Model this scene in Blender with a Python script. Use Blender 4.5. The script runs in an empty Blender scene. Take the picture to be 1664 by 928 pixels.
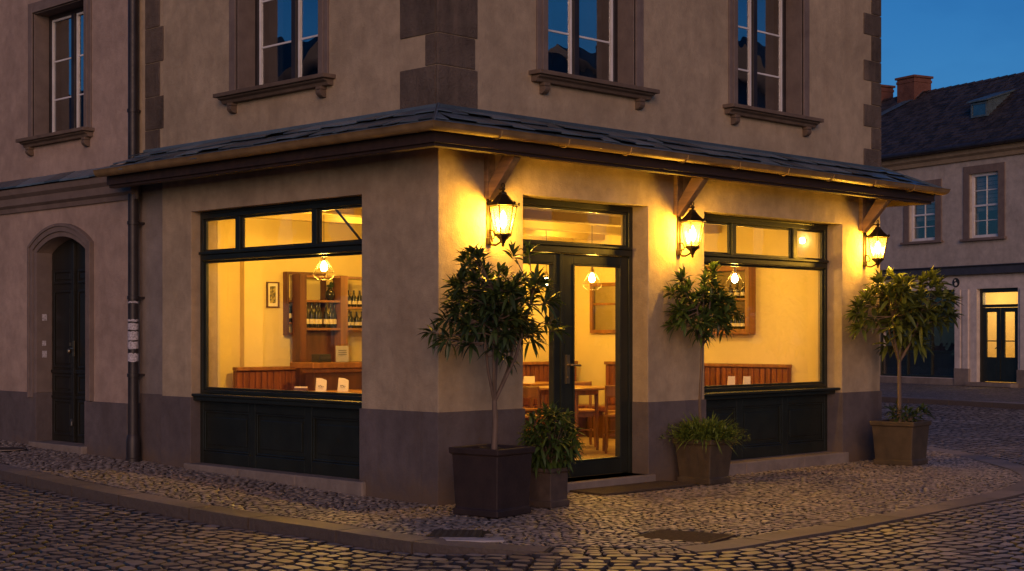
import bpy, bmesh, math, random
from mathutils import Vector, Matrix
R=random.Random(7)
PI=math.pi
rad=math.radians
scene=bpy.context.scene
COL=scene.collection
WL={}          # world location of each parent (children meshes are written relative to it)

# ------------------------------------------------------------------ helpers
class MB:
    def __init__(s,T=None): s.v=[]; s.f=[]; s.T=T
    def add(s,vs,fs):
        n=len(s.v)
        s.v+= [s.T(*p) if s.T else tuple(p) for p in vs]
        s.f+= [tuple(i+n for i in f) for f in fs]
    def box(s,x0,x1,y0,y1,z0,z1):
        s.add([(x0,y0,z0),(x1,y0,z0),(x1,y1,z0),(x0,y1,z0),(x0,y0,z1),(x1,y0,z1),(x1,y1,z1),(x0,y1,z1)],
              [(0,3,2,1),(4,5,6,7),(0,1,5,4),(1,2,6,5),(2,3,7,6),(3,0,4,7)])
    def obox(s,c,size,M):
        hx,hy,hz=[q/2 for q in size]; c=Vector(c)
        vs=[tuple(c+M@Vector((sx*hx,sy*hy,sz*hz))) for sz in(-1,1) for sy in(-1,1) for sx in(-1,1)]
        s.add(vs,[(0,2,3,1),(4,5,7,6),(0,1,5,4),(1,3,7,5),(3,2,6,7),(2,0,4,6)])
    def bar(s,p,q,w,h):
        p=Vector(p);q=Vector(q); d=(q-p); L=d.length
        M=d.to_track_quat('X','Z').to_matrix()
        s.obox((p+q)/2,(L,w,h),M)
    def tube(s,pts,rs,n=8,caps=True):
        pts=[Vector(p) for p in pts]
        if not isinstance(rs,(list,tuple)): rs=[rs]*len(pts)
        vs=[];fs=[]
        prev=None
        for i,p in enumerate(pts):
            d=(pts[min(i+1,len(pts)-1)]-pts[max(i-1,0)])
            if d.length<1e-9: d=Vector((0,0,1))
            d.normalize()
            if prev is None:
                a=d.cross(Vector((0,0,1)))
                if a.length<.01: a=d.cross(Vector((1,0,0)))
                a.normalize()
            else:
                a=prev-d*prev.dot(d)
                if a.length<1e-6: a=d.orthogonal()
                a.normalize()
            prev=a; b=d.cross(a)
            for k in range(n):
                t=2*PI*k/n
                vs.append(tuple(p+(a*math.cos(t)+b*math.sin(t))*rs[i]))
        for i in range(len(pts)-1):
            for k in range(n):
                k2=(k+1)%n
                fs.append((i*n+k,i*n+k2,(i+1)*n+k2,(i+1)*n+k))
        if caps:
            fs.append(tuple(range(n-1,-1,-1))); m=(len(pts)-1)*n
            fs.append(tuple(range(m,m+n)))
        s.add(vs,fs)
    def lathe(s,prof,c=(0,0,0),n=16,ph=0,M=None):
        vs=[];fs=[]
        for r,z in prof:
            for k in range(n):
                t=2*PI*k/n+ph
                p=Vector((r*math.cos(t),r*math.sin(t),z))
                if M: p=M@p
                vs.append((c[0]+p.x,c[1]+p.y,c[2]+p.z))
        for i in range(len(prof)-1):
            for k in range(n):
                k2=(k+1)%n
                fs.append((i*n+k,i*n+k2,(i+1)*n+k2,(i+1)*n+k))
        fs.append(tuple(range(n-1,-1,-1))); m=(len(prof)-1)*n
        fs.append(tuple(range(m,m+n)))
        s.add(vs,fs)
    def prism(s,poly,h0,h1,fn):
        # poly 2D, extruded between h0,h1, fn(a,b,h)->point
        n=len(poly)
        vs=[fn(a,b,h0) for a,b in poly]+[fn(a,b,h1) for a,b in poly]
        fs=[tuple(range(n-1,-1,-1)),tuple(range(n,2*n))]+[(i,(i+1)%n,n+(i+1)%n,n+i) for i in range(n)]
        s.add(vs,fs)
    def build(s,name,mat,parent=None,bevel=0,smooth=False,recalc=True,weld=False,seg=2,angle=35):
        off=WL.get(parent.name,Vector((0,0,0))) if parent else Vector((0,0,0))
        me=bpy.data.meshes.new(name)
        me.from_pydata([(a-off.x,b-off.y,c-off.z) for a,b,c in s.v],[],s.f)
        if recalc or weld:
            bm=bmesh.new(); bm.from_mesh(me)
            if weld: bmesh.ops.remove_doubles(bm,verts=bm.verts,dist=1e-5)
            if recalc: bmesh.ops.recalc_face_normals(bm,faces=bm.faces)
            bm.to_mesh(me); bm.free()
        if smooth:
            me.polygons.foreach_set('use_smooth',[True]*len(me.polygons))
            if smooth!='all':
                me.set_sharp_from_angle(angle=rad(40))
        me.materials.append(mat)
        o=bpy.data.objects.new(name,me); COL.objects.link(o)
        if parent:
            o.parent=parent; WL[o.name]=off.copy()
        else: WL[o.name]=Vector((0,0,0))
        if bevel:
            m=o.modifiers.new('bevel','BEVEL'); m.width=bevel; m.segments=seg; m.limit_method='ANGLE'; m.angle_limit=rad(angle)
        return o

def tag(o,label=None,cat=None,group=None,kind=None):
    if label: o['label']=label
    if cat: o['category']=cat
    if group: o['group']=group
    if kind: o['kind']=kind
    return o
def thing(name,loc,label,cat,group=None):
    o=bpy.data.objects.new(name,None); COL.objects.link(o); o.location=loc
    o.empty_display_size=.1
    WL[o.name]=Vector(loc)
    return tag(o,label,cat,group)
def kids(o): return [c for c in bpy.data.objects if c.parent==o]
def copy_tree(o,parent=None):
    c=o.copy(); COL.objects.link(c)
    if parent: c.parent=parent
    for ch in kids(o): copy_tree(ch,c)
    return c
def lamp(name,loc,power,color,radius,parent=None,kind='POINT'):
    l=bpy.data.lights.new(name,kind); l.energy=power; l.color=color
    if kind=='SPOT': l.spot_size=rad(130); l.spot_blend=.7
    l.shadow_soft_size=radius
    o=bpy.data.objects.new(name,l); COL.objects.link(o)
    off=WL.get(parent.name,Vector()) if parent else Vector()
    o.location=Vector(loc)-off
    if parent: o.parent=parent
    return o

# ------------------------------------------------------------------ materials
def newmat(name):
    m=bpy.data.materials.new(name); m.use_nodes=True
    nt=m.node_tree; nt.nodes.clear()
    out=nt.nodes.new('ShaderNodeOutputMaterial')
    return m,nt,out
def N(nt,t,**kw):
    n=nt.nodes.new(t)
    for k,v in kw.items():
        if k.startswith('i_'): n.inputs[k[2:].replace('_',' ')].default_value=v
        else: setattr(n,k,v)
    return n
def rgba(c): return (c[0],c[1],c[2],1)
def coords(nt,scale=(1,1,1)):
    tc=N(nt,'ShaderNodeTexCoord'); mp=N(nt,'ShaderNodeMapping')
    mp.inputs['Scale'].default_value=scale
    nt.links.new(tc.outputs['Object'],mp.inputs['Vector'])
    return mp.outputs['Vector']
def noise(nt,vec,scale,detail=4,rough=.55):
    n=N(nt,'ShaderNodeTexNoise'); n.inputs['Scale'].default_value=scale
    n.inputs['Detail'].default_value=detail; n.inputs['Roughness'].default_value=rough
    nt.links.new(vec,n.inputs['Vector']); return n.outputs['Fac']
def addc(nt,x,k):
    m=N(nt,'ShaderNodeMath',operation='ADD'); nt.links.new(x,m.inputs[0]); m.inputs[1].default_value=k; return m.outputs[0]
def ramp(nt,fac,a,b,ca,cb):
    r=N(nt,'ShaderNodeValToRGB'); r.color_ramp.elements[0].position=a; r.color_ramp.elements[1].position=b
    r.color_ramp.elements[0].color=rgba(ca); r.color_ramp.elements[1].color=rgba(cb)
    nt.links.new(fac,r.inputs['Fac']); return r.outputs['Color']
def mix(nt,fac,a,b,mode='MIX'):
    m=N(nt,'ShaderNodeMix',data_type='RGBA',blend_type=mode)
    for sock,val in ((m.inputs[0],fac),(m.inputs[6],a),(m.inputs[7],b)):
        if isinstance(val,(int,float)): sock.default_value=val
        elif isinstance(val,tuple): sock.default_value=rgba(val)
        else: nt.links.new(val,sock)
    return m.outputs[2]
def bump(nt,h,strength,dist,prev=None):
    b=N(nt,'ShaderNodeBump'); b.inputs['Strength'].default_value=strength; b.inputs['Distance'].default_value=dist
    nt.links.new(h,b.inputs['Height'])
    if prev: nt.links.new(prev,b.inputs['Normal'])
    return b.outputs['Normal']
def sc(c,k): return tuple(min(1,q*k) for q in c)

def m_plain(name,col,rough=.5,metal=0,var=.25,nscale=6,bstr=.15,spec=.5):
    m,nt,out=newmat(name); v=coords(nt)
    f=noise(nt,v,nscale,5)
    c=ramp(nt,f,.3,.7,sc(col,1-var),sc(col,1+var))
    p=N(nt,'ShaderNodeBsdfPrincipled'); nt.links.new(c,p.inputs['Base Color'])
    p.inputs['Metallic'].default_value=metal; p.inputs['Specular IOR Level'].default_value=spec
    f2=noise(nt,v,nscale*9,3)
    r=N(nt,'ShaderNodeMapRange'); r.inputs['To Min'].default_value=max(.05,rough-.12); r.inputs['To Max'].default_value=min(1,rough+.15)
    nt.links.new(f2,r.inputs['Value']); nt.links.new(r.outputs[0],p.inputs['Roughness'])
    if bstr: nt.links.new(bump(nt,f2,bstr,.004),p.inputs['Normal'])
    nt.links.new(p.outputs[0],out.inputs[0]); return m
def m_stucco(name,col,var=.18,streak=.18,bstr=.5,stain=(.5,.45,.42),splash=False,mott=.66):
    m,nt,out=newmat(name); v=coords(nt); vs=coords(nt,(1,1,.16))
    big=noise(nt,v,.9,6,.62); mid=noise(nt,v,5,6,.65); fine=noise(nt,v,70,4,.7); st=noise(nt,vs,3.2,5,.6)
    c=ramp(nt,big,.3,.72,sc(col,1-var),sc(col,1+var))
    c2=ramp(nt,mid,.32,.68,(mott,mott,mott*1.02),(1.0,1.0,1.0))
    c=mix(nt,.8,c,c2,'MULTIPLY')
    s2=ramp(nt,st,.5,.8,(0,0,0),(1,1,1))
    mm=N(nt,'ShaderNodeMath',operation='MULTIPLY'); nt.links.new(s2,mm.inputs[0]); mm.inputs[1].default_value=streak*2
    c=mix(nt,mm.outputs[0],c,tuple(a*b for a,b in zip(col,stain)))
    if splash:      # mud thrown up from the pavement
        sz=N(nt,'ShaderNodeSeparateXYZ'); nt.links.new(v,sz.inputs[0]); ad=N(nt,'ShaderNodeMath',operation='MULTIPLY_ADD'); nt.links.new(mid,ad.inputs[0]); ad.inputs[1].default_value=-.55;  nt.links.new(sz.outputs[2],ad.inputs[2])
        c=mix(nt,ramp(nt,addc(nt,ad.outputs[0],.3),.05,.3,(.8,.8,.8),(0,0,0)),c,(.15,.105,.07))
    p=N(nt,'ShaderNodeBsdfPrincipled'); nt.links.new(c,p.inputs['Base Color'])
    p.inputs['Roughness'].default_value=.88; p.inputs['Specular IOR Level'].default_value=.25
    b=bump(nt,mid,bstr,.03); b=bump(nt,fine,bstr,.010,b)
    nt.links.new(b,p.inputs['Normal']); nt.links.new(p.outputs[0],out.inputs[0]); return m
def m_wood(name,col,rough=.45,axis=2,grain=14,var=.45,bstr=.2):
    m,nt,out=newmat(name); s=[grain]*3; s[axis]=grain*.07
    v=coords(nt,tuple(s)); f=noise(nt,v,1.0,6,.6)
    c=ramp(nt,f,.3,.7,sc(col,1-var),sc(col,1+var))
    p=N(nt,'ShaderNodeBsdfPrincipled'); nt.links.new(c,p.inputs['Base Color']); p.inputs['Roughness'].default_value=rough
    nt.links.new(bump(nt,f,bstr,.004),p.inputs['Normal'])
    nt.links.new(p.outputs[0],out.inputs[0]); return m
def m_island(name,col,var=.35,rough=.55,nsc=25,bstr=.5,tint=None,bdist=.006,dirt_shade=False):
    m,nt,out=newmat(name); v=coords(nt)
    g=N(nt,'ShaderNodeNewGeometry')
    c=ramp(nt,g.outputs['Random Per Island'],0,1,sc(col,1-var),sc(col,1+var))
    if tint:
        n2=noise(nt,v,.7,4); fr=ramp(nt,n2,.42,.62,(0,0,0),(1,1,1)); c=mix(nt,fr,c,mix(nt,1.0,c,tint,'MULTIPLY'))
    if dirt_shade:  # darker side faces: grime between setts, painted shade on the kerb
        sp_=N(nt,'ShaderNodeSeparateXYZ'); nt.links.new(g.outputs['True Normal'],sp_.inputs[0]); dr_=ramp(nt,sp_.outputs[2],.62,.90,(1,1,1),(0,0,0)); c=mix(nt,dr_,c,dirt_shade)
    f=noise(nt,v,nsc,5,.65)
    c=mix(nt,.7,c,ramp(nt,f,.25,.75,(.6,.6,.6),(1.0,1.0,1.0)),'MULTIPLY')
    p=N(nt,'ShaderNodeBsdfPrincipled'); nt.links.new(c,p.inputs['Base Color'])
    r=N(nt,'ShaderNodeMapRange'); r.inputs['To Min'].default_value=rough-.12; r.inputs['To Max'].default_value=rough+.2
    nt.links.new(f,r.inputs['Value']); nt.links.new(r.outputs[0],p.inputs['Roughness'])
    nt.links.new(bump(nt,f,bstr,bdist),p.inputs['Normal'])
    nt.links.new(p.outputs[0],out.inputs[0]); return m
def m_glass(name,a,b,rough=.0,tint=(1,1,1)):
    m,nt,out=newmat(name)
    t=N(nt,'ShaderNodeBsdfTransparent'); t.inputs[0].default_value=rgba(tint)
    g=N(nt,'ShaderNodeBsdfGlossy'); g.inputs['Roughness'].default_value=rough
    v=coords(nt); nn=noise(nt,v,1.3,2); bn=bump(nt,nn,.06,.05); nt.links.new(bn,g.inputs['Normal'])
    lw=N(nt,'ShaderNodeLayerWeight'); lw.inputs['Blend'].default_value=.5
    pw=N(nt,'ShaderNodeMath',operation='POWER'); nt.links.new(lw.outputs['Facing'],pw.inputs[0]); pw.inputs[1].default_value=4
    ma=N(nt,'ShaderNodeMath',operation='MULTIPLY_ADD'); nt.links.new(pw.outputs[0],ma.inputs[0]); ma.inputs[1].default_value=b; ma.inputs[2].default_value=a
    ma.use_clamp=True
    mx=N(nt,'ShaderNodeMixShader'); nt.links.new(ma.outputs[0],mx.inputs[0]); nt.links.new(t.outputs[0],mx.inputs[1]); nt.links.new(g.outputs[0],mx.inputs[2])
    nt.links.new(mx.outputs[0],out.inputs[0]); return m
def m_emit(name,col,strength,through=True):
    m,nt,out=newmat(name); e=N(nt,'ShaderNodeEmission'); e.inputs[0].default_value=rgba(col); e.inputs[1].default_value=strength
    if through:
        t=N(nt,'ShaderNodeBsdfTransparent'); a=N(nt,'ShaderNodeAddShader')
        nt.links.new(e.outputs[0],a.inputs[0]); nt.links.new(t.outputs[0],a.inputs[1]); nt.links.new(a.outputs[0],out.inputs[0])
    else: nt.links.new(e.outputs[0],out.inputs[0])
    return m
def m_leaf(name,col,var=.5,trans=.25):
    m,nt,out=newmat(name); g=N(nt,'ShaderNodeNewGeometry'); v=coords(nt)
    c=ramp(nt,g.outputs['Random Per Island'],0,1,sc(col,1-var),(min(1,col[0]*(1+var*1.3)),col[1]*(1+var),col[2]*(1+var*.5)))
    p=N(nt,'ShaderNodeBsdfPrincipled'); nt.links.new(c,p.inputs['Base Color']); p.inputs['Roughness'].default_value=.42
    t=N(nt,'ShaderNodeBsdfTranslucent'); nt.links.new(c,t.inputs[0])
    mx=N(nt,'ShaderNodeMixShader'); mx.inputs[0].default_value=trans
    nt.links.new(p.outputs[0],mx.inputs[1]); nt.links.new(t.outputs[0],mx.inputs[2]); nt.links.new(mx.outputs[0],out.inputs[0]); return m
def m_frost(name):
    m,nt,out=newmat(name)
    t=N(nt,'ShaderNodeBsdfTransparent'); d=N(nt,'ShaderNodeBsdfTranslucent'); d.inputs[0].default_value=(1,.86,.6,1)
    g=N(nt,'ShaderNodeBsdfGlossy'); g.inputs['Roughness'].default_value=.1
    m1=N(nt,'ShaderNodeMixShader'); m1.inputs[0].default_value=.07
    nt.links.new(t.outputs[0],m1.inputs[1]); nt.links.new(d.outputs[0],m1.inputs[2])
    m2=N(nt,'ShaderNodeMixShader'); m2.inputs[0].default_value=.05
    nt.links.new(m1.outputs[0],m2.inputs[1]); nt.links.new(g.outputs[0],m2.inputs[2]); nt.links.new(m2.outputs[0],out.inputs[0]); return m
def m_cobble(name,col,joint,scale,bstr=.9):
    m,nt,out=newmat(name); v=coords(nt)
    def vor(feat):
        n=N(nt,'ShaderNodeTexVoronoi',feature=feat); n.inputs['Scale'].default_value=scale; n.inputs['Randomness'].default_value=.7
        nt.links.new(v,n.inputs['Vector']); return n
    e=vor('DISTANCE_TO_EDGE'); c1=vor('F1')
    sep=N(nt,'ShaderNodeSeparateColor'); nt.links.new(c1.outputs['Color'],sep.inputs[0])
    c=ramp(nt,sep.outputs[0],0,1,sc(col,.6),sc(col,1.4))
    ed=ramp(nt,e.outputs['Distance'],.02,.12,(0,0,0),(1,1,1))
    c=mix(nt,ed,joint,c)
    p=N(nt,'ShaderNodeBsdfPrincipled'); nt.links.new(c,p.inputs['Base Color']); p.inputs['Roughness'].default_value=.6
    nt.links.new(bump(nt,ed,bstr,.02),p.inputs['Normal']); nt.links.new(p.outputs[0],out.inputs[0]); return m

M={}
M['stucco']=m_stucco('stucco_cream',(.50,.395,.265),streak=.2)
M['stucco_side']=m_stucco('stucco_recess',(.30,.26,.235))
M['stucco_n']=m_stucco('stucco_neighbour',(.50,.375,.30),streak=.12)
M['stucco_far']=m_stucco('stucco_far',(.56,.50,.43),streak=.15)
M['plinth']=m_stucco('plinth_paint',(.155,.130,.130),var=.2,streak=.3,bstr=.5,stain=(.6,.52,.42),splash=True)
M['trim']=m_stucco('window_trim_plaster',(.235,.185,.16),var=.12,streak=.1,bstr=.25)
M['sillm']=m_stucco('sill_stone',(.19,.14,.105),var=.25,streak=.2,bstr=.6)
M['quoin']=m_stucco('rough_stone',(.20,.155,.12),var=.55,streak=.5,bstr=2.2,stain=(1.7,1.6,1.5))
M['stone']=m_stucco('step_stone',(.30,.25,.21),var=.25,streak=.2,bstr=.7)
M['kerb']=m_island('kerb_stone',(.34,.28,.235),.16,.55,18,1.4,tint=(.6,.6,.6),bdist=.012,dirt_shade=(.13,.10,.08))  # kerb face shade is painted into the dark side colour
M['frame']=m_plain('painted_dark_green',(.016,.020,.015),.34,var=.25,nscale=5,bstr=.12)
M['door_old']=m_wood('old_dark_door',(.018,.018,.014),.38,var=.35)
M['white']=m_plain('white_window_paint',(.76,.76,.76),.45,var=.12,bstr=.1)
M['slate']=m_island('slate_roof',(.10,.14,.17),.5,.34,9,.8)
M['capping']=m_plain('hip_slate',(.055,.085,.10),.5,var=.35)
M['lead']=m_plain('lead_flashing',(.10,.145,.165),.45,.3,var=.3)
M['tile']=m_island('dark_roof_tile',(.050,.040,.038),.6,.6,14,.8)
M['brass']=m_plain('aged_gutter_metal',(.27,.175,.075),.55,.15,var=.3,nscale=5)
M['beam']=m_wood('dark_beam_wood',(.036,.019,.010),.6,0)
M['bracket']=m_wood('bracket_wood',(.27,.165,.085),.5,1)
M['soffit']=m_wood('soffit_boards',(.26,.16,.085),.6,0)
M['iron']=m_plain('lantern_iron',(.045,.03,.016),.4,.6,var=.4,nscale=20)
M['pipe']=m_plain('downpipe_paint',(.032,.026,.027),.45,.1,var=.35,nscale=5)
M['sticker']=m_plain('torn_paper',(.5,.47,.5),.8,var=.5,nscale=50)
M['glass']=m_glass('shop_glass',.06,.5)
M['glass_up']=m_glass('upper_glass',.55,.4,tint=(.75,.78,.8))
M['glass_far']=m_glass('far_glass',.14,.5,tint=(.8,.8,.8))
M['frost']=m_frost('lantern_glass')
M['room']=m_stucco('room_plaster',(.72,.60,.30),mott=.93,var=.05,streak=.08,bstr=.12,stain=(.8,.75,.65))
M['ceil']=m_stucco('room_ceiling',(.64,.52,.26),mott=.93,var=.05,streak=.0,bstr=.08)
M['beamc']=m_stucco('painted_beam',(.46,.36,.18),mott=.93,var=.1,streak=.0,bstr=.1)
M['floor_in']=m_wood('room_floor',(.40,.28,.16),.35,0,8)
M['wood']=m_wood('warm_oak',(.24,.10,.03),.36,2,12,.4)
M['wood_t']=m_wood('table_oak',(.36,.17,.055),.3,0,10,.3)
M['bench']=m_wood('bench_wood',(.19,.060,.019),.36,2,16,.5)
M['wood_d']=m_wood('dark_walnut',(.10,.036,.014),.38,2,14,.4)
M['bottle']=m_plain('bottle_glass',(.018,.02,.01),.08,var=.3,bstr=0)
M['label']=m_plain('bottle_paper',(.62,.55,.42),.8,var=.2,nscale=60)
M['pot']=m_plain('brown_planter',(.030,.018,.015),.55,var=.3,nscale=7,bstr=.3)
M['pot_o']=m_plain('olive_planter',(.075,.053,.030),.55,var=.3,nscale=7,bstr=.3)
M['pot_c']=m_plain('small_planter',(.075,.055,.045),.6,var=.3,nscale=9,bstr=.3)
M['soil']=m_plain('soil',(.03,.02,.014),.95,var=.5,nscale=40,bstr=1)
M['bark']=m_wood('tree_bark',(.145,.10,.07),.75,2,30,.35,.6)
M['leaf_dk']=m_leaf('leaf_dark',(.046,.080,.026))
M['leaf_br']=m_leaf('leaf_olive',(.105,.14,.03))
M['leaf_md']=m_leaf('leaf_mid',(.06,.108,.027))
M['leaf_gr']=m_leaf('leaf_grass',(.13,.20,.04))
M['cobble']=m_island('road_cobble',(.42,.34,.27),.34,.42,30,.7,tint=(.80,.80,.80),dirt_shade=(.04,.03,.023))
M['sett']=m_island('pavement_cobble',(.56,.47,.375),.28,.42,40,.6,tint=(.84,.84,.86),dirt_shade=(.06,.045,.035))
M['joint']=m_plain('joint_dirt',(.024,.018,.014),.95,var=.4,nscale=30,bstr=.8)
M['cobble_far']=m_cobble('far_cobble',(.16,.15,.14),(.05,.045,.04),7.5)
M['mat']=m_plain('coir_mat',(.075,.05,.028),.95,var=.3,nscale=60,bstr=1)
M['grate']=m_plain('rusty_iron',(.085,.05,.03),.75,.2,var=.4,nscale=30)
M['cover']=m_plain('slate_blue_iron',(.028,.030,.036),.55,.1,var=.4,nscale=20)
M['cast']=m_plain('cast_iron',(.05,.042,.036),.5,.5,var=.4,nscale=30)
M['pale']=m_stucco('pale_patch',(.52,.49,.48),var=.2,streak=0,bstr=.5)
M['brick']=m_stucco('chimney_brick',(.19,.085,.06),var=.35,streak=.2,bstr=.8)
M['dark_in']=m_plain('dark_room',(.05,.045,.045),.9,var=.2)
M['curtain']=m_plain('curtain_cloth',(.42,.40,.40),.85,var=.15)
M['shop_white']=m_stucco('painted_shopfront',(.78,.70,.62),var=.1,streak=.15,bstr=.2)
M['band']=m_plain('slate_band',(.06,.06,.075),.5,var=.2)
M['steel']=m_plain('brushed_brass',(.45,.35,.2),.3,.9,var=.2)
M['paper']=m_plain('white_paper',(.8,.74,.62),.8,var=.06,bstr=0)
M['ink']=m_plain('ink',(.03,.025,.02),.7,bstr=0)
M['black']=m_plain('black_plastic',(.02,.018,.016),.4,bstr=0)
M['mirror']=m_plain('mirror_glass',(.35,.32,.28),.06,1,var=.05,bstr=0)
LC=(1,.485,.03)
M['flame']=m_emit('lantern_bulb',(1,.72,.34),22)
M['bulb']=m_emit('pendant_bulb',(1,.74,.36),26)
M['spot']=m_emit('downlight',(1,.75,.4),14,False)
def m_print():
    m,nt,out=newmat('abstract_print'); v=coords(nt,(1,1,1)); f=noise(nt,v,28,3); c=ramp(nt,f,.42,.56,(.45,.36,.12),(.08,.07,.04))
    p=N(nt,'ShaderNodeBsdfPrincipled'); nt.links.new(c,p.inputs['Base Color']); nt.links.new(p.outputs[0],out.inputs[0]); return m
M['print']=m_print()

# ------------------------------------------------------------------ facade tools
FR=lambda a,b,z:(a,b,z)          # right-hand facade (plane y=0), b runs into the house
FL=lambda a,b,z:(b,a,z)          # left-hand facade (plane x=0)
FN=lambda a,b,z:(b-.08,a,z)      # neighbour
def wall_grid(mb,a0,a1,z0,z1,b0,b1,ops):
    A=sorted({a0,a1}|{q for o in ops for q in o[:2]}); Z=sorted({z0,z1}|{q for o in ops for q in o[2:4]})
    def solid(i,j):
        if i<0 or j<0 or i>=len(A)-1 or j>=len(Z)-1: return False
        ca=(A[i]+A[i+1])/2; cz=(Z[j]+Z[j+1])/2
        return not any(o[0]<ca<o[1] and o[2]<cz<o[3] for o in ops)
    for i in range(len(A)-1):
        for j in range(len(Z)-1):
            if not solid(i,j): continue
            p,q,r,s=A[i],A[i+1],Z[j],Z[j+1]
            mb.add([(p,b0,r),(q,b0,r),(q,b0,s),(p,b0,s)],[(0,1,2,3)])
            mb.add([(p,b1,r),(q,b1,r),(q,b1,s),(p,b1,s)],[(3,2,1,0)])
            if not solid(i-1,j): mb.add([(p,b0,r),(p,b0,s),(p,b1,s),(p,b1,r)],[(0,1,2,3)])
            if not solid(i+1,j): mb.add([(q,b0,r),(q,b1,r),(q,b1,s),(q,b0,s)],[(0,1,2,3)])
            if not solid(i,j-1): mb.add([(p,b0,r),(p,b1,r),(q,b1,r),(q,b0,r)],[(0,1,2,3)])
            if not solid(i,j+1): mb.add([(p,b0,s),(q,b0,s),(q,b1,s),(p,b1,s)],[(0,1,2,3)])
def frame_rect(mb,a0,a1,z0,z1,w,b0,b1):
    mb.box(a0,a0+w,b0,b1,z0,z1); mb.box(a1-w,a1,b0,b1,z0,z1)
    mb.box(a0+w,a1-w,b0,b1,z0,z0+w); mb.box(a0+w,a1-w,b0,b1,z1-w,z1)
def gsm(x): x=max(0,min(1,x)); return x*x*(3-2*x)
def gz(x,y):   # pavement height: it climbs gently along the left-hand facade
    return .026*max(0,min(y,30)-.5)*(1-gsm((x-1)/4))

# ================================================================== CORNER BUILDING
BX,BY=7.21,4.93
cb=thing('corner_building',(0,0,0),'two-storey cream stucco corner building with a lit restaurant under a slate canopy','building')
wR=(3.77,6.38,.12,2.79); dR=(1.06,2.85,.09,2.79)
uR1=(1.36,2.63,3.95,5.55); uR2=(4.31,5.55,3.95,5.55)
wL=(1.05,3.87,.12,2.79); uL=(1.66,3.02,3.95,5.55)
mb=MB(FR); wall_grid(mb,0,BX,-.3,8.2,0,.33,[wR,dR,uR1,uR2]); w1=mb
mb2=MB(FL); wall_grid(mb2,.33,4.43,-.3,8.2,0,.33,[wL,uL])
mb2.box(4.43,BY,0,.33,3.3,8.2)
w1.T=None; w1.add(mb2.v,mb2.f)
w1.box(BX-.33,BX,.33,9,-.3,8.2); w1.box(0.33,BX-.33,8.7,9,-.3,8.2)
wall=w1.build('wall',M['stucco'],cb,weld=True,bevel=.006,angle=60)
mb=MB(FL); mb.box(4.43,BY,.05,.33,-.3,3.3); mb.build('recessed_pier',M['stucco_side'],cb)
# plinth
def piece(T,name,mat,parent,*bx,bev=.006):
    m_=MB(T); m_.box(*bx); return m_.build(name,mat,parent,bevel=bev)
for a0,a1 in ((-.016,1.072),(2.838,3.782),(6.368,BX+.014)): piece(FR,'plinth',M['plinth'],cb,a0,a1,-.016,.2,-.3,.815,bev=.004)
piece(FL,'plinth',M['plinth'],cb,.2,1.062,-.016,.19,-.3,.815,bev=0)
piece(FL,'plinth',M['plinth'],cb,3.858,4.43,-.016,.2,-.3,.835)
piece(FL,'plinth',M['plinth'],cb,4.432,4.93,.034,.2,-.3,.845)
# roof
mb=MB(); 
for pr in (((-.35,8.2),(BX+.35,8.2)),):
    mb.add([(-.35,-.35,8.203),(BX+.35,-.35,8.203),(BX+.35,9.3,8.203),(-.35,9.3,8.203),(3.2,4,11),(4,5,11)],[(0,1,5,4),(1,2,5),(2,3,4,5),(3,0,4),(3,2,1,0)])
mb.build('roof',M['tile'],cb)
# quoins
def quoins(name,T,rows,proud=.012):
    mb=MB(T)
    for a0,a1,z0,z1 in rows: mb.box(a0,a1,-proud,.02,z0+.003,z1-.003)
    return mb.build(name,M['quoin'],cb,bevel=.008)
z=3.3;rows=[];rows2=[];k=0
hs=[.56,.28,.53,.30,.5,.33,.52,.3,.5,.3,.5,.3]
for h in hs:
    if z+h>8.1: break
    wide=(k%2==0)
    rows2.append((-.0135,.47 if wide else .44,z,z+h))
    rows.append((.025,.50 if wide else .16,z,z+h)); z+=h; k+=1
quoins('quoin_column',FR,rows2); quoins('quoin_column',FL,rows)
z=3.3;rows=[];k=0
for h in (.42,.26,.27,.28,.25,.3,.26,.3,.3,.28,.26,.3,.3,.3):
    if z+h>8.1: break
    rows.append((BX-(.37 if k%2==0 else .20),BX+.013,z,z+h)); z+=h;k+=1
quoins('quoin_column',FR,rows)
z=3.3;rows=[];k=0
for h in (.42,.36,.37,.38,.35,.3,.36,.3,.3,.28,.3,.3,.3):
    if z+h>8.1: break
    rows.append((4.40 if k%2 else 4.47,4.76,z,z+h)); z+=h;k+=1
quoins('quoin_column',FL,rows)

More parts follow.
